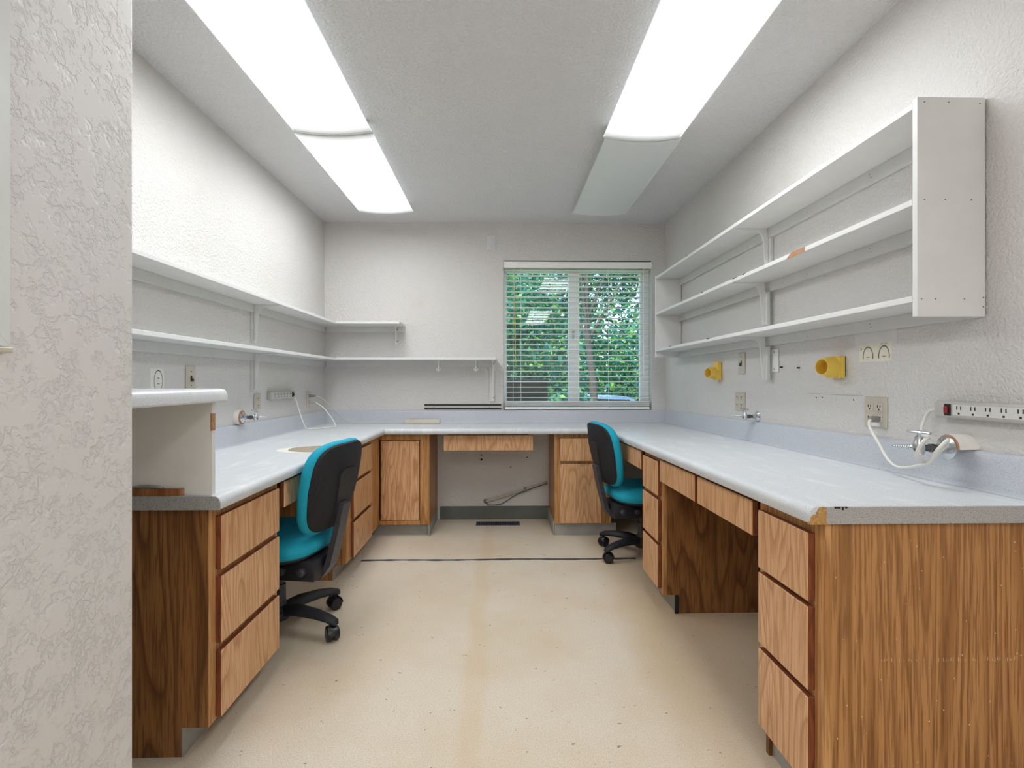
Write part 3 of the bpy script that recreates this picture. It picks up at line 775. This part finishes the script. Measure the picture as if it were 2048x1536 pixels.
# window wall
t = plate('junction_plate', 'small painted blank wall plate high above the window corner', 'wall plate', 'b', -.112, -.042, 2.228, 2.350, 'ceiling_paint')
wbox('raised_centre', 'b', -.098, -.057, 2.245, 2.335, .0068, .010, 'ceiling_paint', t, .002); dots(t, 'b', ((-.077, 2.325), (-.077, 2.253)), .0022, 'plug_grey', .010)
t = thing('slot_vent', 'narrow dark-slotted metal strip on the wall beside the window, above the upstand', 'vent', (-.31, YB, .908))
wbox('slot', 'b', -.628, .006, .909, .953, .0, .004, 'dark', t)
wbox('bar', 'b', -.628, .006, .921, .940, .0035, .010, 'grey_plastic', t, .002)
wbox('end_piece', 'b', .006, .019, .905, .957, 0, .011, 'ivory', t, .001)
for x in (-.55, -.09): turned('screw', [(0, .003), (.001, .0025)], (x, YB - .0098, .931), (0, -1, 0), 'dark', t, 8)

# ------------------------------------------------------------------ power strips and cords
def strip(label, wall, a0, a1, zc, sw_at, hh=.0255, n=6, dirn=1, slope=0):
    t = thing('power_strip', label, 'power strip', frame_pt(wall, (a0 + a1) / 2, zc - hh, 0), 'power strips')
    wbox('body', wall, a0, a1, zc - hh, zc + hh, .0, .034, 'grey_plastic', t, .008, 3)
    lo, hi = min(a0, a1), max(a0, a1)
    if dirn < 0: f0, f1 = lo + .012, hi - .068
    else: f0, f1 = lo + .068, hi - .012
    wbox('face', wall, f0, f1, zc - hh * .62, zc + hh * .62, .0335, .0355, 'strip_face' if wall == 'r' else 'grey_plastic', t, .001)
    s0 = (hi - .062) if dirn < 0 else (lo + .040)
    sw = wbox('switch_housing', wall, s0, s0 + .022, zc - hh * .68, zc + hh * .68, .0335, .037, 'dark', t, .001)
    wbox('rocker', wall, s0 + .005, s0 + .017, zc - hh * .38, zc + hh * .38, .0365, .044, 'red_switch' if wall == 'r' else 'dark', sw, .002)
    g = (f1 - f0) / n
    for k in range(n):
        a = f0 + g * (k + .5); bm = bmesh.new()
        for da, w_, z0, z1 in ((-.0065, .0014, .001, .012), (.0065, .0014, .001, .012), (0, .0028, -.0125, -.007)):
            if wall == 'r': bx(bm, XR - .0363, XR - .0352, a + da - w_, a + da + w_, zc + z0, zc + z1)
            else: bx(bm, XL + .0352, XL + .0363, a + da - w_, a + da + w_, zc + z0, zc + z1)
        obj('socket', bm, 'dark', t)
    return t
def plug(par, p, wall, d, mat, L=.04):
    p = Vector(p); bm = bmesh.new()
    loft(bm, [p, p + Vector(d) * L * .45, p + Vector(d) * L * .8, p + Vector(d) * L], [(.012, .010), (.012, .010), (.008, .007), (.0045, .0045)], 12)
    return obj('plug', bm, mat, par, smooth='auto')
t = strip('grey six-socket power strip with a red switch fixed above the near gas tap', 'r', 1.245, 1.600, 1.0555, 1, dirn=-1)
tube('cord', [(XR - .02, 1.598, 1.055), (XR - .022, 1.632, 1.045), (XR - .03, 1.645, 1.010), (XR - .06, 1.615, .982), (XR - .12, 1.515, .975), (XR - .17, 1.475, .968), (XR - .165, 1.505, .925), (XR - .12, 1.525, .905), (XR - .10, 1.49, .945), (XR - .115, 1.455, .975), (XR - .14, 1.462, .945), (XR - .13, 1.500, .905), (XR - .12, 1.56, .885), (XR - .10, 1.63, .868), (XR - .085, 1.69, .863), (XR - .08, 1.735, .882), (XR - .075, 1.78, .926), (XR - .070, 1.83, .975), (XR - .062, 1.845, .998), (XR - .05, 1.852, 1.004)], .0048, 'cord_white', t)
bm = bmesh.new(); loft(bm, [(XR - .0095, 1.876, 1.004), (XR - .03, 1.874, 1.004), (XR - .045, 1.862, 1.005), (XR - .056, 1.848, 1.003)], [(.015, .011), (.015, .011), (.010, .009), (.005, .005)], 12); obj('plug', bm, 'plug_grey', t, smooth='auto')
t = strip('short beige power strip on the wall between two outlets, white cord trailing to the worktop', 'l', 3.29, 3.66, 1.051, 1, dirn=-1)
tube('cord', [(XL + .02, 3.655, 1.045), (XL + .03, 3.668, 1.02), (XL + .055, 3.66, .95), (XL + .085, 3.66, .86), (XL + .10, 3.69, .812), (XL + .13, 3.76, .804), (XL + .18, 3.85, .804), (XL + .215, 3.92, .804), (XL + .222, 3.94, .808), (XL + .18, 3.97, .87), (XL + .12, 3.98, .94), (XL + .06, 3.986, .982)], .0042, 'cord_white', t)
plug(t, (XL + .010, 3.988, .985), 'l', (1, 0, 0), 'grey_plastic', .05)
t = thing('cord_adapter', 'long flat ivory adapter lying on the worktop along the window wall', 'adapter', (-.63, 4.265, HT))
box('case', -.770, -.492, 4.235, 4.295, HT + .001, .833, 'almond', t, .004, 2); box('top_tab', -.735, -.70, 4.25, 4.28, .833, .838, 'ivory', t, .001)
tube('cord', [(-.768, 4.265, .812), (-.86, 4.262, .806), (-1.0, 4.255, .805), (-1.12, 4.23, .806), (-1.20, 4.20, .82), (-1.26, 4.15, .87), (-1.31, 4.08, .95), (-1.36, 4.01, 1.015), (-1.395, 3.992, 1.03)], .0036, 'cord_grey', t)
plug(t, (XL + .010, 3.988, 1.032), 'l', (1, 0, 0), 'plug_grey', .05)

# ------------------------------------------------------------------ gas taps
def gas_tap(label, y, z, wall, spacer=0, k=1.0, nd=1):
    """chrome bench tap: flange on the wall, arm, body, lever above and serrated nozzle to the side"""
    s = -1 if wall == 'r' else 1; X0 = XR if wall == 'r' else XL
    t = thing('gas_tap', label, 'gas tap', (X0, y, z), 'chrome gas taps')
    d0 = 0
    if spacer:
        lim = .903 * (W(y) if wall == 'r' else 1) + .002      # cut flat where it sits on the upstand
        ring = [(y + .041 * math.cos(q * PI / 14), max(lim, z + .041 * math.sin(q * PI / 14))) for q in range(28)]
        ring = [p for i, p in enumerate(ring) if p not in ring[:i]]
        ring = [p for p in ring if p[1] > lim or p in ([q for q in ring if q[1] <= lim][0], [q for q in ring if q[1] <= lim][-1])]
        bm = bmesh.new(); prism(bm, ring, 'x', X0, X0 + s * spacer); obj('spacer_block', bm, 'spacer_white', t)
        bm = bmesh.new(); prism(bm, [(y + (p[0] - y) * .97, max(lim, z + (p[1] - z) * .97)) for p in ring], 'x', X0 + s * spacer, X0 + s * (spacer + .0015)); obj('bare_wood', bm, 'chip_wood', t); d0 = spacer + .0015
    turned('flange', [(0, .030 * k), (.004, .030 * k), (.008, .024 * k), (.014, .012 * k), (.03, .0105 * k)], (X0 + s * d0, y, z), (s, 0, 0), 'chrome', t, 26)
    xb = X0 + s * (d0 + .075 * k)
    turned('arm', [(0, .0085 * k), (.012, .0085 * k), (.014, .011 * k), (.026, .011 * k), (.028, .0085 * k), (.05 * k, .0085 * k)], (X0 + s * (d0 + .028), y, z), (s, 0, 0), 'steel_dark', t, 14)
    bm = bmesh.new(); lathe(bm, [(-.018 * k, .004), (-.016 * k, .012 * k), (.0, .0145 * k), (.014 * k, .012 * k), (.022 * k, .009 * k), (.030 * k, .009 * k)], (xb, y, z), (0, 0, 1), 18); obj('body', bm, 'chrome', t, smooth='auto')
    bm = bmesh.new(); lathe(bm, [(0, .006), (.008, .006)], (xb, y, z + .028 * k), (0, 0, 1), 12)
    loft(bm, [(xb - s * .008, y - .028 * k, z + .040 * k), (xb, y, z + .041 * k), (xb + s * .008, y + .028 * k, z + .040 * k)], [(.006, .004), (.010, .005), (.006, .004)], 10); obj('lever', bm, 'chrome', t, smooth='auto')
    pr = [(0, .009 * k), (.014, .009 * k)] + [p for i in range(8) for p in ((.014 + i * .0075, (.0075 - i * .00045) * k), (.0205 + i * .0075, (.0060 - i * .00045) * k))] + [(.076, .003)]
    turned('nozzle', pr, (xb, y + nd * .008, z), (s * .25, nd, -.05), 'chrome', t, 14)
    return t
gas_tap('small chrome gas tap in front of the empty double outlet', 2.782, .953, 'r', 0, .95)
gas_tap('large chrome gas tap on a round wooden spacer with a cord wrapped round it', 1.520, .944, 'r', .058, 1.15)
gas_tap('chrome gas tap on a round spacer next to the raised ledge', 2.915, .943, 'l', .030, 1.0)

# ------------------------------------------------------------------ floor register, conduit
t = thing('floor_register', 'dark metal floor vent grille in the open knee space', 'vent', (-.02, 4.21, 0))
box('frame', -.195, .155, 4.155, 4.163, 0, .004, 'register_metal', t); box('frame', -.195, .155, 4.257, 4.265, 0, .004, 'register_metal', t)
box('frame', -.195, -.185, 4.163, 4.257, 0, .004, 'register_metal', t); box('frame', .145, .155, 4.163, 4.257, 0, .004, 'register_metal', t)
box('duct', -.185, .145, 4.163, 4.257, .0002, .001, 'dark', t)
for k in range(24):
    x = -.178 + k * .0138; box('louver', x, x + .005, 4.163, 4.257, .001, .0038, 'register_metal', t)
t = thing('conduit', 'thin painted pipe slanting up the back of the open knee space', 'pipe', (-.12, YB, .13))
tube('pipe', [(-.118, YB - .02, .150), (.2, YB - .02, .245), (.385, YB - .02, .301)], .0085, 'pipe_paint', t, 10, curve=False)
tube('wire', [(-.122, YB - .012, .145), (-.10, YB - .018, .122), (-.02, YB - .015, .122), (.03, YB - .012, .140), (.11, YB - .012, .190), (.205, YB - .03, .238), (.3, YB - .03, .272), (.385, YB - .03, .297)], .003, 'dark', t, 6)
turned('wall_collar', [(0, .020), (.004, .018), (.006, .010)], (-.122, YB, .148), (0, -1, 0), 'steel_dark', t, 14)
box('strap', .195, .215, YB - .033, YB - .0, .232, .262, 'steel_dark', t, .002)

# ------------------------------------------------------------------ framed panel on the partition wall
t = thing('framed_board', 'tall white-framed panel edge on the textured partition wall', 'framed panel', (-.8, .55, 1.19))
y0, y1, z0, z1 = .18, .862, 1.196, 2.2
def mitred(par, pts):
    bm = bmesh.new(); prism(bm, pts, 'x', -.80, -.788); return obj('frame_rail', bm, 'frame_alu', par)
f_ = .045
mitred(t, [(y0, z0), (y1, z0), (y1 - f_, z0 + f_), (y0 + f_, z0 + f_)]); mitred(t, [(y1, z0 + .0005), (y1, z1), (y1 - f_, z1 - f_), (y1 - f_, z0 + f_ + .0005)])
mitred(t, [(y0, z0), (y0 + f_, z0 + f_), (y0 + f_, z1 - f_), (y0, z1)]); mitred(t, [(y0, z1), (y1, z1), (y1 - f_, z1 - f_), (y0 + f_, z1 - f_)])
box('panel', -.7995, -.792, y0 + f_, y1 - f_, z0 + f_, z1 - f_, 'white_plastic', t)
box('bottom_lip', -.80, -.784, y0, y1 + .002, z0 - .010, z0 - .001, 'almond', t, .002)

# ------------------------------------------------------------------ chairs
def pillow(bm, outline, rings, fn):
    """outline: list of (a,b); rings: list of (scale, depth); fn(a,b,depth)->point"""
    R_ = []
    for s_, d in rings:
        if s_ == 0: R_.append([bm.verts.new(fn(0, 0, d))])
        else: R_.append([bm.verts.new(fn(a * s_, b * s_, d)) for a, b in outline])
    n = len(outline)
    for A, B in zip(R_, R_[1:]):
        for k in range(n):
            q = [A[k % len(A)], A[(k + 1) % len(A)], B[(k + 1) % len(B)], B[k % len(B)]]
            q = [x for i, x in enumerate(q) if x not in q[:i]]
            bm.faces.new(q)
    return bm
def sup(n, ea, eb, low=0.0):
    out = []
    for k in range(n):
        a = 2 * PI * k / n; ca, sa = math.cos(a), math.sin(a)
        x = math.copysign(abs(ca) ** ea, ca); y = math.copysign(abs(sa) ** eb, sa)
        out.append((x * (1 - low * max(0, -y)), y))
    return out
def make_chair(label):
    t = bpy.data.objects.new('task_chair', None); COL.objects.link(t); ORG[t.name] = Vector((0, 0, 0)); tag(t, label, 'chair', 'teal task chairs'); t.empty_display_size = .05
    # backrest
    HWB, HHB, ZB = .236, .203, .676
    def bf(a, b, d):
        return Vector((-.262 - .045 * b - .018 * (1 - b * b) + .045 * a * a + d, a * HWB, ZB + b * HHB))
    ol = sup(52, .55, .52, .16)
    bm = bmesh.new(); pillow(bm, ol, [(0, .030), (.35, .032), (.7, .034), (.86, .032), (.95, .024), (1.0, .006), (1.0, -.010), (.975, -.020), (.93, -.024), (0, -.024)], bf)
    obj('back_cushion', bm, 'teal_fabric', t, smooth=True, local=True)
    bm = bmesh.new(); pillow(bm, ol, [(0, -.022), (.90, -.022), (.945, -.018), (.955, -.026), (.93, -.034), (.6, -.040), (0, -.042)], bf)
    sh = obj('back_shell', bm, 'shell_black', t, smooth='auto', local=True)
    # raised plastic cover down the middle of the shell
    bm = bmesh.new()
    prof = [(.10, .72), (.095, .745), (.055, .755), (-.055, .755), (-.095, .745), (-.10, .72), (-.075, .60), (-.062, .50), (.062, .50), (.075, .60)]
    A = [bm.verts.new((-.262 - .045 * ((z - ZB) / HHB) - .060, y * .8, z)) for y, z in prof]; B = [bm.verts.new((-.262 - .045 * ((z - ZB) / HHB) - .030, y * .8, z)) for y, z in prof]
    bm.faces.new(A); bm.faces.new(B[::-1])
    for i in range(len(prof)): bm.faces.new([A[i], A[(i + 1) % len(prof)], B[(i + 1) % len(prof)], B[i]])
    obj('shell_cover', bm, 'black_plastic', t, local=True)
    # J bar
    path = [(-.312, .60), (-.292, .50), (-.268, .40), (-.248, .325), (-.215, .275), (-.10, .285)]
    th_ = .013; bm = bmesh.new(); L_, R2 = [], []
    for i, (x, z) in enumerate(path):
        p, q = path[max(i - 1, 0)], path[min(i + 1, len(path) - 1)]; d = Vector((q[0] - p[0], q[1] - p[1])).normalized(); n_ = Vector((-d.y, d.x))
        L_.append((x + n_.x * th_, z + n_.y * th_)); R2.append((x - n_.x * th_, z - n_.y * th_))
    poly = L_ + R2[::-1]
    A = [bm.verts.new((x, -.038, z)) for x, z in poly]; B = [bm.verts.new((x, .038, z)) for x, z in poly]
    k = len(L_)
    for V, fl in ((A, 1), (B, -1)):
        for i in range(k - 1):
            q = [V[i], V[i + 1], V[2 * k - 2 - i], V[2 * k - 1 - i]]; bm.faces.new(q[::fl])
    for i in range(2 * k): bm.faces.new([A[i], A[(i + 1) % (2 * k)], B[(i + 1) % (2 * k)], B[i]])
    obj('back_bar', bm, 'dark_grey_plastic', t, local=True)
    # seat
    def sf(a, b, d): return Vector((.015 + a * .235, b * .238, 0.392 + d - .012 * max(0, a) ** 2 - .01 * max(0, a - .6)))
    os_ = sup(44, .62, .62)
    bm = bmesh.new(); pillow(bm, os_, [(0, .080), (.5, .082), (.8, .078), (.93, .062), (1.0, .035), (.985, .008), (.95, -.004), (0, -.004)], sf); obj('seat_cushion', bm, 'teal_fabric', t, smooth=True, local=True)
    bm = bmesh.new(); pillow(bm, os_, [(0, -.002), (.92, -.002), (.94, -.010), (.88, -.022), (.5, -.032), (0, -.034)], sf); obj('seat_pan', bm, 'black_plastic', t, smooth='auto', local=True)
    # mechanism, knobs, levers
    me_ = box('mechanism', -.225, .10, -.105, .105, .268, .365, 'black_plastic', None, .012, 2); me_.parent = t; 
    for x in (-.175, -.08):
        kn = turned('knob', [(0, .012), (.012, .018), (.03, .018), (.034, .012), (.034, 0)], (x, -.105, .318), (0, -1, 0), 'dark_grey_plastic', t, 14, local=True)
        kn2 = turned('knob', [(0, .012), (.012, .018), (.03, .018), (.034, .012), (.034, 0)], (x, .105, .318), (0, 1, 0), 'dark_grey_plastic', t, 14, local=True)
    turned('gas_column', [(0, .036), (.05, .030), (.07, .024), (.14, .024), (.14, .015), (.24, .015)], (0, 0, .075), (0, 0, 1), 'dark_grey_plastic', t, 18, local=True)
    turned('base_hub', [(0, .035), (.01, .045), (.05, .042), (.058, .03)], (0, 0, .055), (0, 0, 1), 'black_plastic', t, 20, local=True)
    for k in range(5):
        a = 2 * PI * k / 5; c, s_ = math.cos(a), math.sin(a)
        P_ = [(r * c, r * s_, z) for r, z in ((.02, .096), (.10, .108), (.20, .104), (.265, .094), (.300, .082), (.308, .072))]
        bm = bmesh.new(); loft(bm, P_, [(.040, .026), (.036, .025), (.030, .021), (.026, .018), (.022, .016), (.012, .008)], 12)
        leg = obj('base_leg', bm, 'black_plastic', t, smooth='auto', local=True)
        bm = bmesh.new(); cx, cy_ = .285 * c, .285 * s_; tw = a + .9 + k * .5; ax = Vector((math.cos(tw), math.sin(tw), 0))
        for sd in (-1, 1): lathe(bm, [(.004, .010), (.004, .028), (.009, .031), (.021, .031), (.027, .026), (.027, 0)], Vector((cx, cy_, .0313)), ax * sd, 18)
        lathe(bm, [(0, .008), (.02, .008)], (cx, cy_, .055), (0, 0, 1), 10)
        hood = [Vector((cx, cy_, .0313)) + Vector((-ax.y, ax.x, 0)) * (math.cos(q) * .035) + Vector((0, 0, math.sin(q) * .035)) for q in [i * PI / 8 for i in range(9)]]
        loft(bm, hood, [(.023, .003)] * 9, 8, up=tuple(ax.cross(Vector((0, 0, 1)))))
        obj('caster', bm, 'caster_black', leg, smooth='auto', local=True)
    return t
ch = make_chair('teal fabric office chair nearer the camera, pushed under the worktop beside the dark end panel')
ch.location = (-1.008, 2.427, 0)
ROT = math.radians(180 - 9.5); ch.rotation_euler = (0, 0, ROT)
def spin_base(chair, hub_ang):
    # the five-star base turns freely on its column
    for c in chair.children:
        if c.name.split('.')[0] == 'base_leg': c.rotation_euler = (0, 0, hub_ang)
c2 = copy_tree(ch); c2['label'] = 'teal fabric office chair farther from the camera, pushed in near the window corner'
c2.location = (.925, 3.43, 0); c2.rotation_euler = (0, 0, math.radians(8))
spin_base(ch, math.radians(-20.3) - ROT); spin_base(c2, math.radians(-150) - math.radians(8))

# ------------------------------------------------------------------ outside the window
GZ = -.55
g = box('ground', -30, 30, YB + .3, 60, GZ - .2, GZ, 'grass'); tag(g, 'grass lawn outside beyond the window', 'lawn', kind='structure')
g = box('paving', -1.6, 2.6, 5.95, 6.75, GZ, GZ + .02, 'path'); tag(g, 'pale paved path outside the window', 'path')
t = thing('utility_box', 'dark brown utility box outside the lower corner of the window', 'box', (.18, 5.55, GZ))
box('case', -.35, .485, 5.35, 5.8, GZ, 1.135, 'bin_brown', t, .01); box('cap', -.36, .497, 5.33, 5.82, 1.135, 1.165, 'dark_grey_plastic', t, .008)
for k in range(6): box('louver', -.30, .44, 5.342, 5.35, .45 + k * .10, .51 + k * .10, 'dark', t)
def leaves(n, pts_fn, size, rnd):
    bm = bmesh.new()
    for i in range(n):
        p = Vector(pts_fn(rnd)); sz = size * rnd.uniform(.6, 1.3)
        d = Vector((rnd.gauss(0, 1), rnd.gauss(0, 1), rnd.gauss(0, .7) - .2)).normalized()
        u = d.cross(Vector((rnd.gauss(0, 1), rnd.gauss(0, 1), rnd.gauss(0, 1)))).normalized()
        q = [p, p + d * sz * .5 + u * sz * .28, p + d * sz, p + d * sz * .5 - u * sz * .28]
        f = bm.faces.new([bm.verts.new(x) for x in q]); f.material_index = rnd.choice((0, 0, 1, 1, 2, 3))
    return bm
LM = ['leaf_0', 'leaf_1', 'leaf_2', 'leaf_3']
def blobs(centres):
    def fn(r):
        c, R0 = r.choice(centres); v = Vector((r.gauss(0, 1), r.gauss(0, 1), r.gauss(0, 1))).normalized() * R0 * r.uniform(.35, 1) ** .5
        return (c[0] + v.x, c[1] + v.y, c[2] + v.z * .8)
    return fn
def tree(label, base, h, lean, cents, n, size, seed, tr=.14):
    rnd = random.Random(seed); t = thing('tree', label, 'tree', base, 'trees outside the window')
    b = Vector(base); top = b + Vector(lean) + Vector((0, 0, h))
    path = cat_rom([b, b + (top - b) * .35 + Vector((.05, 0, 0)), b + (top - b) * .7 - Vector((.04, 0, 0)), top], 4)
    bm = bmesh.new(); loft(bm, path, [tr * (1 - .75 * i / (len(path) - 1)) for i in range(len(path))], 10); obj('trunk', bm, 'bark', t, smooth=True)
    for c, R0 in cents[:9]:
        s0 = path[int(len(path) * rnd.uniform(.4, .85))]; c = Vector(c)
        bm = bmesh.new(); loft(bm, cat_rom([s0, (s0 + c) / 2 + Vector((0, 0, .15)), c], 4), [tr * .35 * (1 - .8 * i / 8) for i in range(9)], 7); obj('branch', bm, 'bark', t, smooth=True)
    o = obj('leaves', leaves(n, blobs(cents), size, rnd), LM, t); o['kind'] = 'stuff'
    return t
r = random.Random(3)
c1 = [((1.6 + r.uniform(-1.3, 1.6), 9.4 + r.uniform(-.7, 1.2), r.uniform(1.9, 4.4)), r.uniform(.5, .9)) for _ in range(22)] + [((2.75, 9.0, 1.1), .6), ((3.1, 9.0, 1.6), .7), ((2.6, 9.1, .3), .6), ((1.9, 9.4, 1.5), .5)]
tree('dark-trunked leafy tree outside behind the window pane beside the boxed shelf unit', (1.33, 7.5, GZ), 3.8, (.12, 1.2, 0), c1, 15000, .10, 11, .085)
c2_ = [((-.4 + r.uniform(-1.8, 1.6), 14 + r.uniform(-1.4, 1.4), r.uniform(.6, 5.4)), r.uniform(.6, 1.1)) for _ in range(18)] + [((.4, 14.2, 1.7), .9), ((1.0, 14.5, 1.2), .9), ((.1, 14, 2.6), .9), ((.9, 14, 3.4), .9)]
tree('paler leafy tree outside behind the window pane beside the long lower shelf', (-.5, 14, GZ), 4.6, (-.2, .1, 0), c2_, 14000, .14, 12, .15)
def bush(label, cents, n, size, seed):
    rnd = random.Random(seed); c0 = cents[0][0]
    t = thing('shrub', label, 'shrub', (c0[0], c0[1], GZ), 'shrubs outside the window')
    bm = bmesh.new()
    for c, R0 in cents[:6]: loft(bm, cat_rom([(c0[0], c0[1], GZ), ((c0[0] + c[0]) / 2, c[1], (GZ + c[2]) / 2), c], 3), .02, 6)
    obj('stems', bm, 'bark', t)
    o = obj('leaves', leaves(n, blobs(cents), size, rnd), LM, t); o['kind'] = 'stuff'
bush('bright green shrub outside between the utility box and the window stile', [((.83, 7.2, .25), .42), ((.95, 7.3, .75), .36), ((.70, 7.3, .5), .35)], 2600, .08, 21)
for i, (x0, y0_, lab) in enumerate(((-3.4, 20, 'far dense hedge outside behind the utility box'), (4.4, 26, 'far dense hedge outside behind the dark trunk'))):
    bush(lab, [((x0 + r.uniform(-4.6, 6.6), y0_ + r.uniform(-.6, 1.2), r.uniform(-.2, 4.4)), r.uniform(1.2, 1.8)) for _ in range(40)], 16000, .3, 31 + i)
t = thing('parked_car', 'pale blue parked car glimpsed outside through the leaves', 'car', (2.3, 12.6, GZ))
pf = [(1.0, .28), (3.8, .28), (3.85, .75), (3.5, .88), (3.1, 1.32), (1.9, 1.36), (1.45, .92), (1.02, .8)]
bm = bmesh.new(); prism(bm, [(x, z + GZ) for x, z in pf], 'y', 12.2, 13.8); bmesh.ops.bevel(bm, geom=bm.edges[:], offset=.05, segments=2, affect='EDGES'); obj('body', bm, 'blue_paint', t, smooth='auto')
bm = bmesh.new(); prism(bm, [(x, z + GZ) for x, z in ((1.6, .93), (3.3, .93), (3.0, 1.27), (1.95, 1.29))], 'y', 12.19, 12.21); obj('side_window', bm, 'dark', t)
for x in (1.55, 3.3): turned('wheel', [(0, .29), (.18, .29), (.2, .2), (.2, 0)], (x, 12.36, GZ + .295), (0, -1, 0), 'dark', t, 22)
